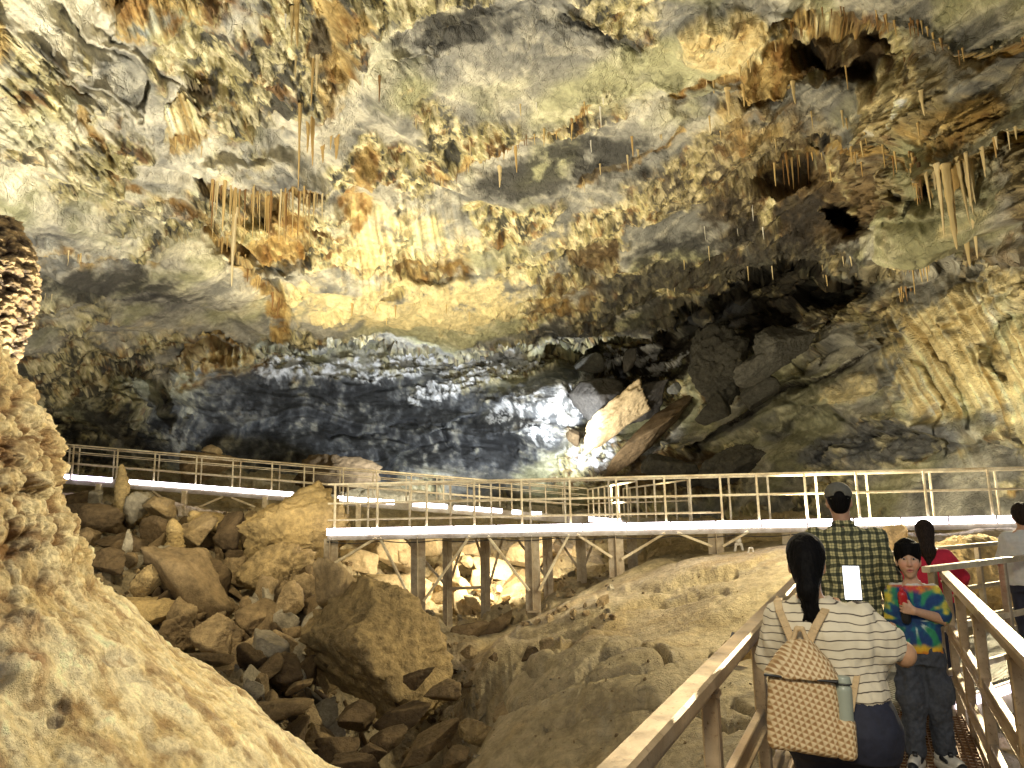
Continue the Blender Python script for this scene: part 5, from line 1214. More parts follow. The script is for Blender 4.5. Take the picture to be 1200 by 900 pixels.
def skin_mat(name):
    m, nt, b = new_mat(name); a = N(nt, 'ShaderNodeVertexColor', layer_name='Col'); tc = N(nt, 'ShaderNodeTexCoord'); n = noise_node(nt, tc.outputs['Object'], 60, 4)
    g = ramp(nt, n.outputs[0], [(.3, (.9, .88, .86)), (.7, (1.06, 1.05, 1.05))]); c = mixc(nt, 1, a.outputs[0], g.outputs[0], 'MULTIPLY'); nt.links.new(c, b.inputs['Base Color'])
    b.inputs['Roughness'].default_value = .5; b.inputs['Subsurface Weight'].default_value = .08; b.inputs['Subsurface Radius'].default_value = (.012, .005, .003); return m
SKIN = skin_mat('skin')
def cloth_v(name, rough=.85):
    m, nt, b = new_mat(name); a = N(nt, 'ShaderNodeVertexColor', layer_name='Col'); tc = N(nt, 'ShaderNodeTexCoord'); n = noise_node(nt, tc.outputs['Object'], 90, 5)
    g = ramp(nt, n.outputs[0], [(.3, (.85,) * 3), (.7, (1.1,) * 3)]); nt.links.new(mixc(nt, 1, a.outputs[0], g.outputs[0], 'MULTIPLY'), b.inputs['Base Color']); b.inputs['Roughness'].default_value = rough
    bp = N(nt, 'ShaderNodeBump'); bp.inputs['Strength'].default_value = .25; bp.inputs['Distance'].default_value = .004; nt.links.new(n.outputs[0], bp.inputs['Height']); nt.links.new(bp.outputs[0], b.inputs['Normal']); return m
def hair_mat(name, col):
    m, nt, b = new_mat(name); tc = N(nt, 'ShaderNodeTexCoord'); mp = N(nt, 'ShaderNodeMapping'); mp.inputs['Scale'].default_value = (160, 160, 9); nt.links.new(tc.outputs['Object'], mp.inputs[0]); n = noise_node(nt, mp.outputs[0], 1, 3)
    c = ramp(nt, n.outputs[0], [(.35, tuple(x * .5 for x in col)), (.7, tuple(x * 1.8 for x in col))]); nt.links.new(c.outputs[0], b.inputs['Base Color']); b.inputs['Roughness'].default_value = .62; b.inputs['Specular IOR Level'].default_value = .08
    bp = N(nt, 'ShaderNodeBump'); bp.inputs['Strength'].default_value = .6; bp.inputs['Distance'].default_value = .006; nt.links.new(n.outputs[0], bp.inputs['Height']); nt.links.new(bp.outputs[0], b.inputs['Normal']); return m
HAIR = hair_mat('black_hair', (.004, .0035, .0035)); HAIRB = hair_mat('dark_brown_hair', (.022, .015, .011))

def stripe_mat():
    m, nt, b = new_mat('striped_knit'); tc = N(nt, 'ShaderNodeTexCoord'); sx = N(nt, 'ShaderNodeSeparateXYZ'); nt.links.new(tc.outputs['Object'], sx.inputs[0]); nz = noise_node(nt, tc.outputs['Object'], 5, 2)
    w = N(nt, 'ShaderNodeMath', operation='MULTIPLY_ADD'); nt.links.new(nz.outputs[0], w.inputs[0]); w.inputs[1].default_value = .055; nt.links.new(sx.outputs[2], w.inputs[2])
    q = N(nt, 'ShaderNodeMath', operation='PINGPONG'); nt.links.new(w.outputs[0], q.inputs[0]); q.inputs[1].default_value = .0165
    c = ramp(nt, N(nt, 'ShaderNodeMath', operation='MULTIPLY').outputs[0], [(0, (.06, .045, .035)), (.09, (.10, .075, .055)), (.16, (.72, .64, .47)), (1, (.74, .66, .49))])
    mu = c.inputs[0].links[0].from_node; nt.links.new(q.outputs[0], mu.inputs[0]); mu.inputs[1].default_value = 1 / .0165
    nt.links.new(c.outputs[0], b.inputs['Base Color']); b.inputs['Roughness'].default_value = .9
    n2 = noise_node(nt, tc.outputs['Object'], 120, 3); bp = N(nt, 'ShaderNodeBump'); bp.inputs['Strength'].default_value = .25; bp.inputs['Distance'].default_value = .003; nt.links.new(n2.outputs[0], bp.inputs['Height']); nt.links.new(bp.outputs[0], b.inputs['Normal']); return m
def plaid_mat():
    m, nt, b = new_mat('plaid_flannel'); tc = N(nt, 'ShaderNodeTexCoord'); sx = N(nt, 'ShaderNodeSeparateXYZ'); nt.links.new(tc.outputs['Object'], sx.inputs[0]); nz = noise_node(nt, tc.outputs['Object'], 7, 2)
    def band(i, per, off, stops):
        w = N(nt, 'ShaderNodeMath', operation='MULTIPLY_ADD'); nt.links.new(nz.outputs[0], w.inputs[0]); w.inputs[1].default_value = .05; nt.links.new(sx.outputs[i], w.inputs[2])
        a = N(nt, 'ShaderNodeMath', operation='ADD'); nt.links.new(w.outputs[0], a.inputs[0]); a.inputs[1].default_value = off + 10 * per
        d = N(nt, 'ShaderNodeMath', operation='DIVIDE'); nt.links.new(a.outputs[0], d.inputs[0]); d.inputs[1].default_value = per; f = N(nt, 'ShaderNodeMath', operation='FRACT'); nt.links.new(d.outputs[0], f.inputs[0])
        r = ramp(nt, f.outputs[0], stops); r.color_ramp.interpolation = 'CONSTANT'; return r.outputs[0]
    st = [(0, (.16, .17, .13)), (.42, (.95, .92, .75)), (.66, (.42, .44, .34)), (.74, (.95, .92, .75))]
    a, c = band(0, .052, 0, st), band(2, .052, .01, st); x = mixc(nt, 1, a, c, 'MULTIPLY'); y = mixc(nt, 1, x, (.62, .58, .42), 'MULTIPLY'); y = mixc(nt, .08, y, (.25, .3, .2))
    nt.links.new(y, b.inputs['Base Color']); b.inputs['Roughness'].default_value = .9; return m
def weave_mat():
    m, nt, b = new_mat('woven_bag'); tc = N(nt, 'ShaderNodeTexCoord'); sx = N(nt, 'ShaderNodeSeparateXYZ'); nt.links.new(tc.outputs['Object'], sx.inputs[0]); s = None
    ad = N(nt, 'ShaderNodeMath', operation='ADD'); nt.links.new(sx.outputs[0], ad.inputs[0]); nt.links.new(sx.outputs[1], ad.inputs[1])
    for k in range(3):
        a = math.radians(15 + 120 * k); w = 2 * math.pi / .0225
        u = N(nt, 'ShaderNodeMath', operation='MULTIPLY'); nt.links.new(ad.outputs[0], u.inputs[0]); u.inputs[1].default_value = math.cos(a) * w
        v = N(nt, 'ShaderNodeMath', operation='MULTIPLY_ADD'); nt.links.new(sx.outputs[2], v.inputs[0]); v.inputs[1].default_value = math.sin(a) * w; nt.links.new(u.outputs[0], v.inputs[2])
        f = N(nt, 'ShaderNodeMath', operation='SINE'); nt.links.new(v.outputs[0], f.inputs[0])
        if s is None: s = f.outputs[0]
        else: q = N(nt, 'ShaderNodeMath', operation='ADD'); nt.links.new(s, q.inputs[0]); nt.links.new(f.outputs[0], q.inputs[1]); s = q.outputs[0]
    mr = N(nt, 'ShaderNodeMapRange', i_1=-2.2, i_2=2.2); nt.links.new(s, mr.inputs[0])
    c = ramp(nt, mr.outputs[0], [(.2, (.34, .19, .075)), (.46, (.48, .31, .14)), (.54, (.66, .50, .28)), (.8, (.72, .56, .33))]); nt.links.new(c.outputs[0], b.inputs['Base Color']); b.inputs['Roughness'].default_value = .7
    bp = N(nt, 'ShaderNodeBump'); bp.inputs['Strength'].default_value = .5; bp.inputs['Distance'].default_value = .004; nt.links.new(mr.outputs[0], bp.inputs['Height']); nt.links.new(bp.outputs[0], b.inputs['Normal']); return m
NAVY = plain_mat('navy_trousers', (.016, .018, .034), .8, var=.25, scale=40, bump=.2); CHAR = plain_mat('charcoal_denim', (.045, .05, .062), .85, var=.3, scale=40, bump=.25)
KHAKI = plain_mat('brown_trousers', (.08, .06, .045), .85); RED = plain_mat('red_fleece', (.50, .018, .045), .9, var=.15, scale=30, bump=.2); GREYW = plain_mat('pale_grey_shirt', (.55, .55, .50), .9, var=.1, scale=30, bump=.2)
BLACK = plain_mat('black_cap_cloth', (.006, .006, .009), .85); OLIVE = plain_mat('olive_grey_cap_cloth', (.13, .125, .10), .85, scale=60, bump=.2); WHITE = plain_mat('white_leather', (.66, .62, .53), .5); BLK = plain_mat('black_leather', (.015, .015, .017), .5)
SOLE = plain_mat('cream_sole', (.6, .55, .45), .6); STRAP = plain_mat('tan_strap', (.56, .40, .21), .7, var=.15, scale=60); EYEW = plain_mat('eye_white', (.42, .38, .34), .35); IRIS = plain_mat('dark_iris', (.02, .012, .008), .2)

def place(root, px, py0, Z, az):
    """stand the thing on the deck below the spot seen at px, Z deep, turned az degrees clockwise from straight ahead"""
    Q = at(px, py0, Z); root.location = (Q[0], Q[1], .022); root.rotation_euler = (0, 0, -math.radians(az))

def legs(vol, hipz, hw, r0, r1, r2, spread=.1, fwd=(0, 0), kz=None, k=.03, ank=.07, cx=0):
    for q, f in ((-1, fwd[0]), (1, fwd[1])):
        h = v3(cx + q * hw, 0, hipz); kn = v3(cx + q * (hw + spread) / 2, f * .5 + .02, (hipz + ank) / 2 + .01); a = v3(q * spread, f - .02, ank)
        vol.cap(h, kn, r0, r1, k).cap(kn, a, r1, r2, k)
def shoes(root, spread, fwd, L=.27, w=.05, yaw=(0, 0), mats=(BLK, SOLE)):
    for q, f, yw in ((-1, fwd[0], yaw[0]), (1, fwd[1], yaw[1])):
        ca, sa = math.cos(yw), math.sin(yw)
        T = lambda p: v3(q * spread + p[0] * ca - p[1] * sa, f + p[0] * sa + p[1] * ca, p[2])
        u = Vol(); u.cap(T((0, -.05, .05)), T((0, L - .12, .042)), w * .86, w * .72, .02).cap(T((0, -.045, .05)), T((0, -.03, .10)), w * .8, w * .78, .03); u.cut((0, 0, .018), (0, 0, -1))
        o = part('shoe', u.mesh(.006), mats[0], root)
        s_ = Vol(); s_.cap(T((0, -.055, .012)), T((0, L - .115, .012)), w * .98, w * .9, .01); s_.cut((0, 0, .030), (0, 0, 1)); s_.cut((0, 0, -.018), (0, 0, -1)); part('sole', s_.mesh(.006), mats[1], o)
        if mats[0] is WHITE:
            for a_, b_, r_ in (((0, L - .115, .034), (0, L - .09, .03), w * .72), ((0, -.075, .05), (0, -.07, .075), w * .62)): 
                z_ = Vol(); z_.cap(T(a_), T(b_), r_, r_ * .9, .01); z_.cut((0, 0, .03), (0, 0, -1)); part('toe_cap' if a_[1] > 0 else 'heel_cap', z_.mesh(.006), BLK, o)
            z_ = Vol(); z_.box(T((0, .045, .088)), (w * .34, .05, .012), .008); part('lace_panel', z_.mesh(.005), BLK, o)
            z_ = Vol(); 
            for q2 in (-1, 1): z_.cap(T((q2 * w * .80, .0, .055)), T((q2 * w * .75, .05, .045)), .014, .012, .005)
            part('side_stripe', z_.mesh(.005), BLK, o)
def eyes(root, c, s, look=(0, 0)):
    for q in (-1, 1):
        p = np.asarray(c) + v3(q * .032, .077, .006) * s; u = Vol().ell(p, v3(.0125, .0100, .0062) * s, 0); e = part('eye', u.mesh(.0022), EYEW, root)
        u = Vol().ell(p + v3(look[0], .0088 * s, look[1]), v3(.0062, .0032, .0058) * s, 0); part('iris', u.mesh(.0015), IRIS, e)

SKIN_W, SKIN_B, SKIN_M = (.52, .30, .17), (.56, .34, .22), (.42, .24, .15)
# ---------------- the woman with the woven backpack (local frame: she faces +Y, her right is +X)
wr = empty('person', label='person in a cream striped top and black cap seen from behind, raising a phone', cat='person')
hc = v3(-.045, .02, 1.345); S = .95
b = Vol(); head(b, hc, S); b.cap((-.04, .0, 1.16), hc + v3(0, -.02, -.05), .055, .05, .03)
b.loft([(.74, .035, 0, .19, .13), (.86, .03, 0, .185, .125), (.98, .01, 0, .15, .105), (1.1, 0, 0, .14, .09), (1.155, -.01, 0, .12, .07), (1.20, -.035, 0, .055, .05)], .03)
legs(b, .76, .09, .105, .06, .04, .09, cx=.035)
for q in (-1, 1): b.ell((q * .085, .03, .04), (.025, .06, .022), .02)
R_el, L_el = v3(.325, .06, .985), v3(-.245, .07, .93); R_wr, L_wr = v3(.115, .36, 1.05), v3(-.12, .30, 1.03)
b.cap((.15, 0, 1.12), R_el, .040, .046, .02).cap(R_el, R_wr, .047, .028, .015).cap((-.16, 0, 1.12), L_el, .040, .043, .02).cap(L_el, L_wr, .043, .027, .015)
hand(b, R_wr, (-.15, .3, .9), (-.85, .35, .1), (-.3, -.75, .4), .92, (.55, .8)); hand(b, L_wr, (.55, .55, .6), (.7, -.1, -.3), (.0, -.6, .6), .92, (.5, .6))
V, Fq = b.mesh(.006); part('body', (V, Fq), SKIN, wr, face_col(V, hc, S, SKIN_W)); eyes(wr, hc, S)
h = Vol(); h.ell(hc + v3(0, -.028, .03) * S, v3(.088, .096, .098) * S, .02).ell(hc + v3(0, -.075, -.04) * S, v3(.064, .055, .085) * S, .04)
h.cap(hc + v3(0, -.088, .02), hc + v3(-.002, -.135, -.10), .042, .044, .03).cap(hc + v3(-.002, -.135, -.10), hc + v3(.008, -.13, -.205), .042, .026, .02).cap(hc + v3(.008, -.13, -.2), hc + v3(.02, -.125, -.235), .022, .010, .01)
h.cap(hc + v3(.0, -.135, -.15), hc + v3(-.012, -.13, -.225), .026, .010, .01); h.ell(hc + v3(0, .085, -.05) * S, v3(.062, .07, .10) * S, .01, True)
rh = np.random.default_rng(3)
for i in range(26):
    a0 = hc + v3(rh.uniform(-.03, .03), -.13 + rh.uniform(-.02, .02), -.10 - rh.uniform(0, .08)); a1 = hc + v3(rh.uniform(-.05, .055), -.13 + rh.uniform(-.03, .03), -.19 - rh.uniform(0, .09)); h.cap(a0, a1, .011, .0035, .006)
V, Fq = h.mesh(.005); V = folds(V, Fq, .005, 60, .12, 3); part('hair', (V, Fq), HAIR, wr)
c_ = Vol(); c_.ell(hc + v3(0, -.008, .042) * S, v3(.091, .105, .090) * S, .01); c_.cut(hc + v3(0, 0, .030) * S, (0, -.15, -1)); 
cp = part('cap', c_.mesh(.006), BLACK, wr); c_ = Vol().ell(hc + v3(0, .125, .045) * S, v3(.075, .075, .010) * S, .01); part('visor', c_.mesh(.006), BLACK, cp)
Bars().bar(hc + v3(-.022, -.106, .052) * S, hc + v3(.018, -.107, .054) * S, .004, .005).build('badge', WHITE, cp)
t = Vol(); t.loft([(.83, .045, -.0, .205, .155), (.88, .035, 0, .20, .15), (.98, .01, 0, .19, .145), (1.08, -.005, -.01, .19, .14), (1.14, -.01, -.01, .18, .115), (1.18, -.02, -.01, .125, .085), (1.205, -.035, -.0, .08, .068)], .03, 2.3)
t.cap((.16, 0, 1.11), R_el + (R_el - v3(.16, 0, 1.11)) * -.46, .088, .078, .06).cap((-.17, 0, 1.11), L_el + (L_el - v3(-.17, 0, 1.11)) * -.10, .082, .074, .05)
t.cap((.12, -.02, 1.04), (.18, .02, 1.0), .08, .085, .06)
V, Fq = t.mesh(.008); V = folds(V, Fq, .020, 8, .7, 1); V = folds(V, Fq, .008, 22, .5, 5); part('shirt', (V, Fq), stripe_mat(), wr)
p_ = Vol(); p_.loft([(.62, .04, -.01, .215, .17), (.72, .045, -.015, .235, .185), (.80, .045, -.01, .215, .165), (.865, .04, 0, .185, .14)], .04, 2.2)
for q in (-1, 1): p_.ell((.04 + q * .095, -.06, .70), (.125, .125, .12), .05)
legs(p_, .66, .105, .125, .08, .06, .09, k=.05, cx=.04); V, Fq = p_.mesh(.009); V = folds(V, Fq, .006, 10); tr = part('trousers', (V, Fq), NAVY, wr)
u = Vol().ell((.085, -.196, .775), (.006, .004, .006), 0); part('rivet', u.mesh(.002), WHITE, tr)
shoes(wr, .085, (0, 0)); place(wr, 966, 760, 3.0, 22); wr.scale = (.91, .95, 1)

# the backpack, its bottle, and the phone: things of their own
bp = empty('backpack', label='beige woven backpack with a bottle pocket worn on the back of the striped top', cat='backpack'); WEAVE = weave_mat()
k_ = Vol(); k_.box((0, 0, .16), (.150, .068, .165), .035, .01, None, -.04); V, Fq = k_.mesh(.006); V = folds(V, Fq, .006, 11); part('pouch', (V, Fq), WEAVE, bp)
k_ = Vol(); k_.loft([(.315, 0, -.008, .160, .085), (.33, 0, -.008, .158, .085), (.40, .0, 0, .115, .065), (.455, .0, .012, .066, .042), (.475, 0, .015, .045, .03)], .01, 2.6); V, Fq = k_.mesh(.006); V = folds(V, Fq, .007, 14); part('flap', (V, Fq), WEAVE, bp)
k_ = Vol(); k_.box((0, -.004, .318), (.155, .085, .006), .006); part('seam', k_.mesh(.005), BLK, bp)
k_ = Vol(); k_.box((.168, -.012, .075), (.044, .055, .085), .03); V, Fq = k_.mesh(.006); part('side_pocket', (V, Fq), WEAVE, bp)
k_ = Vol()
for q in (-1, 1): k_.cap((q * .035, .01, .46), (q * .012, .012, .525), .013, .010, .01)
k_.cap((-.012, .012, .525), (.012, .012, .525), .01, .01, .01); part('top_loop', k_.mesh(.005), STRAP, bp)
for q in (-1, 1):
    pts = [v3(q * .03, .025, .45), v3(q * .06, .03, .53), v3(q * .09, .075, .595), v3(q * .105, .15, .633), v3(q * .108, .25, .64), v3(q * .108, .31, .61)] if q < 0 else [v3(.03, .025, .45), v3(.065, .03, .53), v3(.10, .075, .595), v3(.122, .15, .63), v3(.128, .25, .635), v3(.128, .31, .60)]
    s_ = Bars()
    for a_, c2 in zip(pts[:-1], pts[1:]): s_.bar(a_, c2, .036, .012, (0, -1, .4), .25, .006)
    part_o = s_.build('shoulder_strap', STRAP, bp)
s_ = Bars()
for a_, c2 in zip([v3(.17, .03, .13), v3(.195, .02, .19), v3(.215, .05, .28), v3(.235, .13, .36)][:-1], [v3(.195, .02, .19), v3(.215, .05, .28), v3(.235, .13, .36)]): s_.bar(a_, c2, .026, .01, (0, -1, .3), .25, .005)
s_.build('shoulder_strap', STRAP, bp); u = Vol().ell((.185, .02, .15), (.02, .02, .028), .01); part('buckle', u.mesh(.005), STRAP, bp)
az_w = math.radians(22); wl = np.array(wr.location)
def from_w(p): p = (p[0] * .93, p[1], p[2]); return wl + v3(p[0] * math.cos(az_w) + p[1] * math.sin(az_w), -p[0] * math.sin(az_w) + p[1] * math.cos(az_w), p[2])
bp.scale = (.86, .9, .84); bp.location = from_w((-.105, -.215, .665)); bp.rotation_euler = (math.radians(-4), math.radians(1.5), -az_w - math.radians(3))
bt = empty('water_bottle', label='pale grey green bottle standing in the side pocket of the woven backpack', cat='bottle')
Mb = Matrix.LocRotScale(bp.location, bp.rotation_euler, Vector(bp.scale)); bt.location = Mb @ Vector((.170, -.02, .10)); bt.rotation_euler = bp.rotation_euler; bt.scale = (.9, .9, .9)
BOT = plain_mat('bottle_grey_green', (.34, .37, .29), .35, var=.05); DKB = plain_mat('dark_lid', (.05, .05, .045), .5)
u = Vol().cap((0, 0, .03), (0, 0, .165), .034, .034); u.cut((0, 0, .19), (0, 0, 1)); part('flask', u.mesh(.004), BOT, bt); u = Vol().cap((0, 0, .197), (0, 0, .205), .033, .031); u.cut((0, 0, .192), (0, 0, -1)); u.cut((0, 0, .222), (0, 0, 1)); part('lid', u.mesh(.004), BOT, bt)
u = Vol().cap((0, 0, .191), (0, 0, .1911), .0355, .0355); u.cut((0, 0, .194), (0, 0, 1)); u.cut((0, 0, .188), (0, 0, -1)); part('band', u.mesh(.0025), DKB, bt)
ph = empty('phone', label='phone with a glowing white screen held up over the striped shoulder', cat='phone')
pc = at(998.5, 683, 3.32); ph.location = pc; ph.rotation_euler = (math.radians(-12), 0, -math.radians(24))
u = Vol().box((0, 0, 0), (.0375, .005, .078), .005); part('case', u.mesh(.003), BLK, ph); SCR = emit_mat('phone_screen', (.95, .97, 1), 5)
Bars().bar((0, -.0065, -.073), (0, -.0065, .073), .068, .002, (0, -1, 0), 0).build('screen', SCR, ph)

# ---------------- the man in the checked shirt
mr_ = empty('person', label='person in a green and cream checked shirt and olive grey cap, facing the long walkway', cat='person')
hc = v3(-.012, .02, 1.60); S = .98
b = Vol(); head(b, hc, S); b.cap((0, .0, 1.40), hc + v3(0, -.02, -.05), .06, .055, .03)
b.loft([(.86, 0, 0, .155, .11), (.98, 0, 0, .15, .105), (1.1, 0, 0, .155, .105), (1.25, 0, 0, .175, .11), (1.37, 0, 0, .17, .085), (1.43, 0, 0, .075, .06)], .03)
legs(b, .88, .085, .085, .055, .04, .1)
for q in (-1, 1): b.ell((q * .1, .03, .04), (.028, .07, .022), .02)
arms = []
for q in (-1, 1):
    el, w_ = v3(q * .255, -.01, 1.10), v3(q * .262, .08, .87); arms.append((q, el, w_)); b.cap((q * .19, 0, 1.365), el, .05, .043, .02).cap(el, w_, .042, .028, .015); hand(b, w_, (0, .25, -1), (-q, 0, 0), (0, 1, .25), 1.0, (.35, .5))
V, Fq = b.mesh(.007); part('body', (V, Fq), SKIN, mr_, face_col(V, hc, S, SKIN_M)); eyes(mr_, hc, S)
h = Vol(); h.ell(hc + v3(0, -.03, .02) * S, v3(.079, .086, .09) * S, .02).ell(hc + v3(0, -.062, -.045) * S, v3(.055, .04, .05) * S, .03); h.ell(hc + v3(0, .085, -.04) * S, v3(.07, .075, .10) * S, .01, True); part('hair', h.mesh(.006), HAIR, mr_)
c_ = Vol(); c_.ell(hc + v3(0, -.008, .045) * S, v3(.090, .108, .085) * S, .01); c_.ell(hc + v3(0, -.12, .036) * S, v3(.034, .05, .030) * S, .004, True); c_.cut(hc + v3(0, 0, .018) * S, (0, -.12, -1)); cp = part('cap', c_.mesh(.006), OLIVE, mr_)
c_ = Vol().ell(hc + v3(0, .125, .03) * S, v3(.078, .075, .010) * S, .01); part('visor', c_.mesh(.006), OLIVE, cp); c_ = Vol().cap(hc + v3(-.05, -.088, .014) * S, hc + v3(.05, -.088, .014) * S, .008, .008); part('cap_strap', c_.mesh(.005), OLIVE, cp)
t = Vol(); t.loft([(.80, 0, 0, .195, .145), (.95, 0, 0, .185, .14), (1.1, 0, 0, .185, .135), (1.25, 0, -.005, .2, .135), (1.35, 0, -.005, .195, .11), (1.40, 0, -.005, .14, .085), (1.435, 0, -.0, .078, .07)], .03, 2.4)
for q, el, w_ in arms: t.cap((q * .185, 0, 1.35), el, .074, .064, .04).cap(el, w_ + (el - w_) * .06, .062, .046, .03)
V, Fq = t.mesh(.009); V = folds(V, Fq, .022, 8, .6, 4); V = folds(V, Fq, .008, 22, .5, 5); sh = part('shirt', (V, Fq), plaid_mat(), mr_)
c_ = Vol().cap((-.03, -.055, 1.445), (.03, -.055, 1.445), .022, .022).cap((-.055, -.01, 1.445), (-.04, -.045, 1.445), .02, .022).cap((.055, -.01, 1.445), (.04, -.045, 1.445), .02, .022); part('collar', c_.mesh(.006), sh.data.materials[0], sh)
p_ = Vol(); p_.loft([(.76, 0, 0, .17, .13), (.90, 0, 0, .17, .125)], .04); legs(p_, .82, .09, .10, .075, .065, .1, k=.04); V, Fq = p_.mesh(.009); V = folds(V, Fq, .008, 9); part('trousers', (V, Fq), KHAKI, mr_); shoes(mr_, .1, (0, 0)); place(mr_, 996, 700, 4.9, 20)

# ---------------- the boy in the tie dye shirt (faces the camera)
bo = empty('person', label='person in a tie dye t-shirt facing the camera with a red drink at the chest', cat='person')
hc = v3(.012, .03, 1.226); S = .98
b = Vol(); head(b, hc, S); b.cap((0, .0, 1.07), hc + v3(0, -.012, -.05), .043, .041, .03)
b.loft([(.68, 0, 0, .115, .085), (.8, 0, 0, .11, .085), (.92, 0, 0, .12, .085), (1.03, 0, 0, .125, .07), (1.085, 0, 0, .055, .048)], .03)
legs(b, .70, .065, .06, .042, .034, .095, (-.0, .06))
for q, f in ((-1, 0), (1, .06)): b.ell((q * .095, f, .04), (.02, .03, .02), .02)
L_el, L_wr = v3(-.175, .05, .865), v3(.015, .175, .925); R_el, R_wr = v3(.155, .02, .855), v3(.135, .075, .68)
b.cap((-.135, 0, 1.025), L_el, .038, .033, .02).cap(L_el, L_wr, .034, .023, .012).cap((.135, 0, 1.025), R_el, .038, .032, .02).cap(R_el, R_wr, .032, .022, .012)
hand(b, L_wr, (.95, -.05, .25), (.15, -.95, .1), (-.15, .1, .95), .80, (.75, .8)); hand(b, R_wr, (-.1, .25, -1), (-.9, .2, 0), (.1, 1, .25), .80, (.5, .6))
V, Fq = b.mesh(.0042); part('body', (V, Fq), SKIN, bo, face_col(V, hc, S, SKIN_B)); eyes(bo, hc, S, (.0005, -.0006))
h = Vol(); h.ell(hc + v3(0, -.012, .036) * S, v3(.092, .106, .098) * S, .02).ell(hc + v3(0, -.045, -.03) * S, v3(.083, .07, .07) * S, .03)
for i in range(9):
    a = (i - 4) * .30; h.cap(hc + v3(.07 * math.sin(a), .085 * math.cos(a), .085) * S, hc + v3(.080 * math.sin(a), .098 * math.cos(a) - .004, .040 + .006 * math.sin(i * 2.3)) * S, .020, .010, .012)
h.ell(hc + v3(0, .10, -.055) * S, v3(.068, .085, .088) * S, .006, True)
V, Fq = h.mesh(.005); V = folds(V, Fq, .004, 50, .2, 9); part('hair', (V, Fq), HAIR, bo)
t = Vol(); t.loft([(.665, 0, .0, .152, .115), (.76, 0, 0, .15, .115), (.88, 0, 0, .145, .11), (.98, 0, 0, .152, .10), (1.04, 0, 0, .125, .078), (1.075, 0, 0, .066, .058)], .03, 2.4)
t.cap((-.125, 0, 1.015), L_el + (v3(-.135, 0, 1.02) - L_el) * .18, .058, .062, .035).cap((.125, 0, 1.015), R_el + (v3(.135, 0, 1.02) - R_el) * .2, .058, .06, .035)
V, Fq = t.mesh(.006); V = folds(V, Fq, .012, 12, .6, 6); V = folds(V, Fq, .006, 28, .5, 5)
dx, dz_ = V[:, 0] - .01, V[:, 2] - .86; ang = np.arctan2(dz_, dx); rad = np.hypot(dx, dz_); nzv = fbm(V[:, 0] * 9, V[:, 1] * 9, V[:, 2] * 9, 4, .6)
ray = gnoise(np.cos(ang) * 3.4 + 2, np.sin(ang) * 3.4, rad * 6) + .5 * nzv
pal = lambda c: np.array(c)
TC = np.broadcast_to(pal((.012, .05, .17)), (len(V), 3)).copy()
def tmix(col, w): 
    w = np.clip(w, 0, 1)[:, None]; TC[:] = TC * (1 - w) + pal(col) * w
tmix((.01, .16, .22), sst(.0, .4, nzv)); tmix((.55, .65, .62), sst(.42, .62, ray) * sst(.02, .06, rad) * .9); tmix((.03, .26, .12), sst(.10, .16, rad + .08 * ray) * sst(.1, .5, ray + .2))
up = sst(.150, .20, dz_ + .05 * nzv - .12 * np.abs(dx)); tmix((.62, .06, .05), up); tmix((.75, .28, .03), up * sst(.1, .35, nzv + .2 * np.sin(ang * 7))); tmix((.45, .04, .30), up * sst(.15, .4, -nzv)); tmix((.7, .55, .06), sst(.11, .16, np.abs(dx) + .03 * nzv) * sst(.35, .6, ray + .3) * (dz_ > -.02)); tmix((.05, .30, .10), sst(.14, .19, np.abs(dx)) * sst(.1, .4, nzv))
lo_ = sst(-.135, -.165, dz_ + .03 * nzv); tmix((.72, .44, .03), lo_); tmix((.66, .20, .02), sst(-.17, -.195, dz_ + .03 * nzv))
tmix((.72, .68, .6), sst(1.062, 1.07, V[:, 2]))
part('shirt', (V, Fq), cloth_v('tie_dye_cotton'), bo, TC * .9)
p_ = Vol(); p_.loft([(.60, 0, 0, .145, .115), (.73, 0, 0, .135, .10)], .04); legs(p_, .64, .072, .085, .078, .07, .095, (0, .06), k=.04, ank=.10)
for q in (-1, 1): p_.box((q * .155, .03, .44), (.03, .06, .075), .02, .02)
V, Fq = p_.mesh(.007); V = folds(V, Fq, .018, 11, .9, 2); V = folds(V, Fq, .008, 24, 1.2, 7); part('trousers', (V, Fq), CHAR, bo); shoes(bo, .095, (.0, .06), .25, .048, (.55, -.25), (WHITE, SOLE)); bo.scale = (.86, .92, 1); place(bo, 1075, 740, 4.58, 180 + 24)
dr = empty('drink', label='red and black drink bottle clutched at the chest of the tie dye shirt', cat='drink')
az_b = math.radians(204); bl = np.array(bo.location); lc = (.072, .128, .925)
dr.location = bl + v3(.86 * lc[0] * math.cos(az_b) + lc[1] * math.sin(az_b), -lc[0] * math.sin(az_b) + lc[1] * math.cos(az_b), lc[2]); dr.rotation_euler = (math.radians(8), math.radians(-8), 0)
REDP = plain_mat('red_plastic', (.45, .02, .025), .3, var=.05)
u = Vol().cap((0, 0, .045), (0, 0, .095), .028, .026, .01); part('red_cup', u.mesh(.004), REDP, dr); u = Vol().cap((0, 0, -.06), (0, 0, .03), .027, .027, .01); part('sleeve', u.mesh(.004), BLK, dr); u = Vol().cap((0, 0, .12), (0, 0, .128), .013, .012, .005); part('lid', u.mesh(.003), REDP, dr)

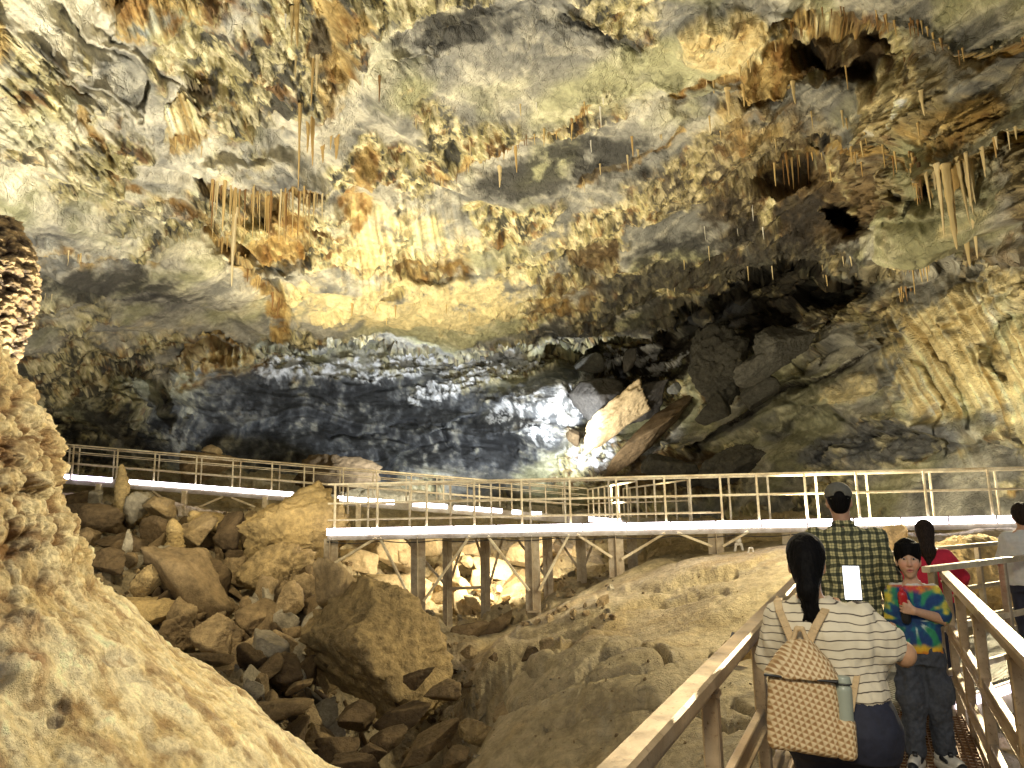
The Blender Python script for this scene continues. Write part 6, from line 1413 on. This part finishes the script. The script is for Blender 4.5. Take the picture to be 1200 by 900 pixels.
# ---------------- two more visitors on the cross walkway
def visitor(label, px, py, Z, az, H, shirt_mat, trouser_mat, hair_long, arm_r, cap=False):
    r = empty('person', label=label, cat='person'); g = H / 1.49
    hc = v3(0, .02, 1.35) * g; S = .95 * g ** .5
    b = Vol(); head(b, hc, S); b.cap(v3(0, 0, 1.17) * g, hc + v3(0, -.02, -.05), .05, .047, .03)
    b.loft(np.array([(.74, 0, 0, .145, .11), (.98, 0, 0, .13, .10), (1.1, 0, 0, .15, .10), (1.17, 0, 0, .14, .08), (1.21, 0, 0, .06, .05)]) * g, .03); legs(b, .76 * g, .08, .08, .055, .04, .09)
    for q in (-1, 1): b.ell((q * .09, .03, .04), (.025, .06, .022), .02)
    A_ = [(1, v3(.155, 0, 1.14) * g, arm_r[0] * g, arm_r[1] * g), (-1, v3(-.155, 0, 1.14) * g, v3(-.2, .03, .92) * g, v3(-.12, .24, .93) * g)]
    for q, s_, e, w_ in A_: b.cap(s_, e, .045, .04, .02).cap(e, w_, .04, .026, .015); d_ = (w_ - e) / np.linalg.norm(w_ - e); hand(b, w_, d_, (0, .1, -1), (-q * .7, .7, 0), .9, (.4, .5))
    V, Fq = b.mesh(.007); part('body', (V, Fq), SKIN, r, face_col(V, hc, S, SKIN_W)); eyes(r, hc, S)
    h = Vol(); h.ell(hc + v3(0, -.02, .03) * S, v3(.087, .10, .096) * S, .02).ell(hc + v3(0, -.055, -.03) * S, v3(.072, .06, .08) * S, .03)
    if hair_long: h.cap(hc + v3(0, -.07, -.02), hc + v3(0, -.105, -.17), .062, .066, .03).cap(hc + v3(0, -.105, -.17), hc + v3(0, -.11, -.27), .066, .04, .02)
    h.ell(hc + v3(0, .09, -.045) * S, v3(.068, .08, .10) * S, .01, True); V, Fq = h.mesh(.007); V = folds(V, Fq, .005, 50, .15, 2); part('hair', (V, Fq), HAIRB, r)
    t = Vol(); t.loft(np.array([(.70, 0, 0, .20, .15), (.85, 0, 0, .185, .14), (1.0, 0, 0, .175, .13), (1.1, 0, 0, .18, .125), (1.16, 0, 0, .15, .095), (1.205, 0, 0, .068, .06)]) * g, .03, 2.3)
    for q, s_, e, w_ in A_: t.cap(s_ * v3(.95, 1, .985), e, .068, .062, .05).cap(e, w_ + (e - w_) * .12, .06, .045, .03)
    V, Fq = t.mesh(.009); V = folds(V, Fq, .014, 9, .6, H * 10); part('shirt' if not hair_long else 'jacket', (V, Fq), shirt_mat, r)
    p_ = Vol(); p_.loft(np.array([(.64, 0, 0, .165, .13), (.78, 0, 0, .16, .125)]) * g, .04); legs(p_, .70 * g, .085, .095, .07, .055, .09, k=.04); part('trousers', p_.mesh(.009), trouser_mat, r); shoes(r, .09, (0, 0)); place(r, px, py, Z, az)
    return r
visitor('person in a red jacket with long dark hair standing on the cross walkway', 1090, 680, 6.75, 24, 1.43, RED, NAVY, True, (v3(.27, .02, .93), v3(.30, .20, .86)))
visitor('person in a pale grey shirt at the right edge of the photo', 1207, 680, 7.3, 20, 1.57, GREYW, NAVY, False, (v3(.22, .02, .93), v3(.2, .2, .86)))

# ---------------- small lamps set out on the rock
def rock_hit(px, py, z0=5, z1=24):
    d = _fw + (px - CX) / FPX * RIGHT - (py - CY) / FPX * UP
    for Z in np.arange(z0, z1, .03):
        Q = CAM + d * Z
        if Q[2] < fz(Q[0], Q[1]): return np.array([Q[0], Q[1], fz(Q[0], Q[1])])
    return CAM + d * z1
sp_ = empty('spotlight', tuple(at(866, 758, 9.3)), 'small black spotlight on a spike beside the bronze handrail', 'spotlight')
u = Vol().cap((0, 0, -.16), (0, 0, .05), .014, .014); part('spike', u.mesh(.006), BLK, sp_)
u = Vol().box((0, 0, .10), (.09, .06, .05), .015, .01, [(.9, 0, .44), (0, 1, 0), (-.44, 0, .9)]); part('lamp_head', u.mesh(.007), BLK, sp_)
u = Vol().box((.10, 0, .17), (.035, .05, .05), .01, .01); part('barn_door', u.mesh(.007), BLK, sp_)
for px, py, sc_, lb in ((866, 646, 1.0, 'white domed lamp on two feet at the crest of the slope'), (880, 647, .62, 'smaller low white lamp right of the domed one on the crest')):
    q = rock_hit(px, py, 12, 19); g_ = empty('ground_lamp', tuple(q), lb, 'lamp'); k = sc_ * .30
    u = Vol()
    for q2 in (-1, 1): u.cap((q2 * k * .32, 0, -k * .1), (q2 * k * .2, 0, k * .45), k * .10, k * .10, .02)
    u.cap((-k * .2, 0, k * .45), (k * .2, 0, k * .45), k * .1, k * .1, .02); part('stand', u.mesh(.012), WHITE, g_)
    if sc_ == 1: u = Vol().cap((0, 0, k * .72), (0, 0, k * .85), k * .25, k * .22, .02); part('dome', u.mesh(.012), WHITE, g_)
# ------------------------------------------------------------------ the show cave's floodlights, plus added fill lamps
def lamp(kind, name, loc, power, col=(1, .86, .62), target=None, size=0.3, angle=110, blend=.6):
    d = bpy.data.lights.new(name, kind); d.energy = power; d.color = col
    d.shadow_soft_size = size
    if kind == 'SPOT': d.spot_size = math.radians(angle); d.spot_blend = blend
    o = bpy.data.objects.new(name, d); COL.objects.link(o); o.location = Vector(loc)
    if target is not None: o.rotation_euler = (Vector(target) - Vector(loc)).to_track_quat('-Z', 'Y').to_euler()
    return o
WARM, NEUT, COOL = (1, .86, .58), (1, .93, .78), (.86, .93, 1)
A = lambda *a: Vector(at(*a))
FL = lambda *a: lamp('SPOT', 'flood_or_fill_lamp', *a)
FL((-4.2, 9.0, -0.4), 7800, (1, .93, .76), A(170, 140, 14), .12, 125)            # upper left roof
FL((2.5, 23.0, 1.0), 4000, (1, .88, .6), A(720, 190, 23), .12, 120)
FL((-6.0, 22.3, 1.0), 6500, (1, .87, .58), A(560, 260, 26), .12, 125)            # middle of the roof, sweeping left to right
FL((0.2, 7.0, -0.6), 1800, (1, .9, .68), A(330, 90, 14), .12, 110)             # top of the roof
FL((2.2, 9.5, 0.3), 3125, (1, .88, .64), A(1040, 110, 17), .2, 115)            # right roof
FL(A(830, 600, 26), 500, (1, .86, .58), A(800, 250, 26), .25, 110)
FL(A(655, 530, 35.5), 3800, COOL, A(640, 440, 45), .2, 110)
FL(A(500, 555, 33), 5200, COOL, A(430, 430, 44), .25, 120)                     # cold lamp in the hollow
FL(A(700, 545, 34), 1300, (1, .95, .85), A(725, 470, 38.5), .15, 90)
FL(A(930, 610, 17), 3900, (1, .88, .62), A(1120, 430, 21.5), .2, 95)            # flutes of the right wall
FL(A(600, 640, 20.0), 1500, (1, .86, .6), A(530, 670, 24), .3, 150)            # pale rubble under the walkway
FL((1.6, 6.6, 4.6), 1400, (1, .88, .60), (-2.8, 4.2, .8), .2, 90)             # mound
FL((9, 13.5, 4.2), 4000, (1, .86, .55), (2.5, 11.5, -.5), .2, 110)
FL((4.2, 13.0, 2.2), 700, (1, .9, .7), A(575, 655, 18), .12, 55)              # added fill on the posts, standing in for the strip above                # slope
FL((-5.5, 11.5, 6.5), 1700, (1, .84, .54), A(215, 690, 16), .15, 62)            # rubble
FL((-.5, -1.5, 4.2), 760, (1, .9, .68), (2.2, 4, .8), .5, 90)                   # added fill lamp behind the camera for the people and near deck

w = bpy.data.worlds.new('World'); SC.world = w; w.use_nodes = True
nt = w.node_tree; bg = nt.nodes['Background']
sky = nt.nodes.new('ShaderNodeTexSky'); sky.sky_type = 'NISHITA'; sky.sun_disc = False
sky.sun_elevation = math.radians(35); sky.sun_rotation = math.radians(180)
nt.links.new(sky.outputs[0], bg.inputs[0]); bg.inputs[1].default_value = 0.05
SC.view_settings.view_transform = 'Standard'; SC.view_settings.look = 'None'
SC.view_settings.exposure = 0.1; SC.view_settings.gamma = 1
SC.cycles.use_denoising = True
try: SC.cycles.denoiser = 'OPENIMAGEDENOISE'
except Exception: pass
SC.cycles.max_bounces = 6; SC.cycles.diffuse_bounces = 2; SC.cycles.glossy_bounces = 3
SC.cycles.use_adaptive_sampling = True; SC.cycles.adaptive_threshold = 0.02
SC.cycles.sample_clamp_indirect = 6
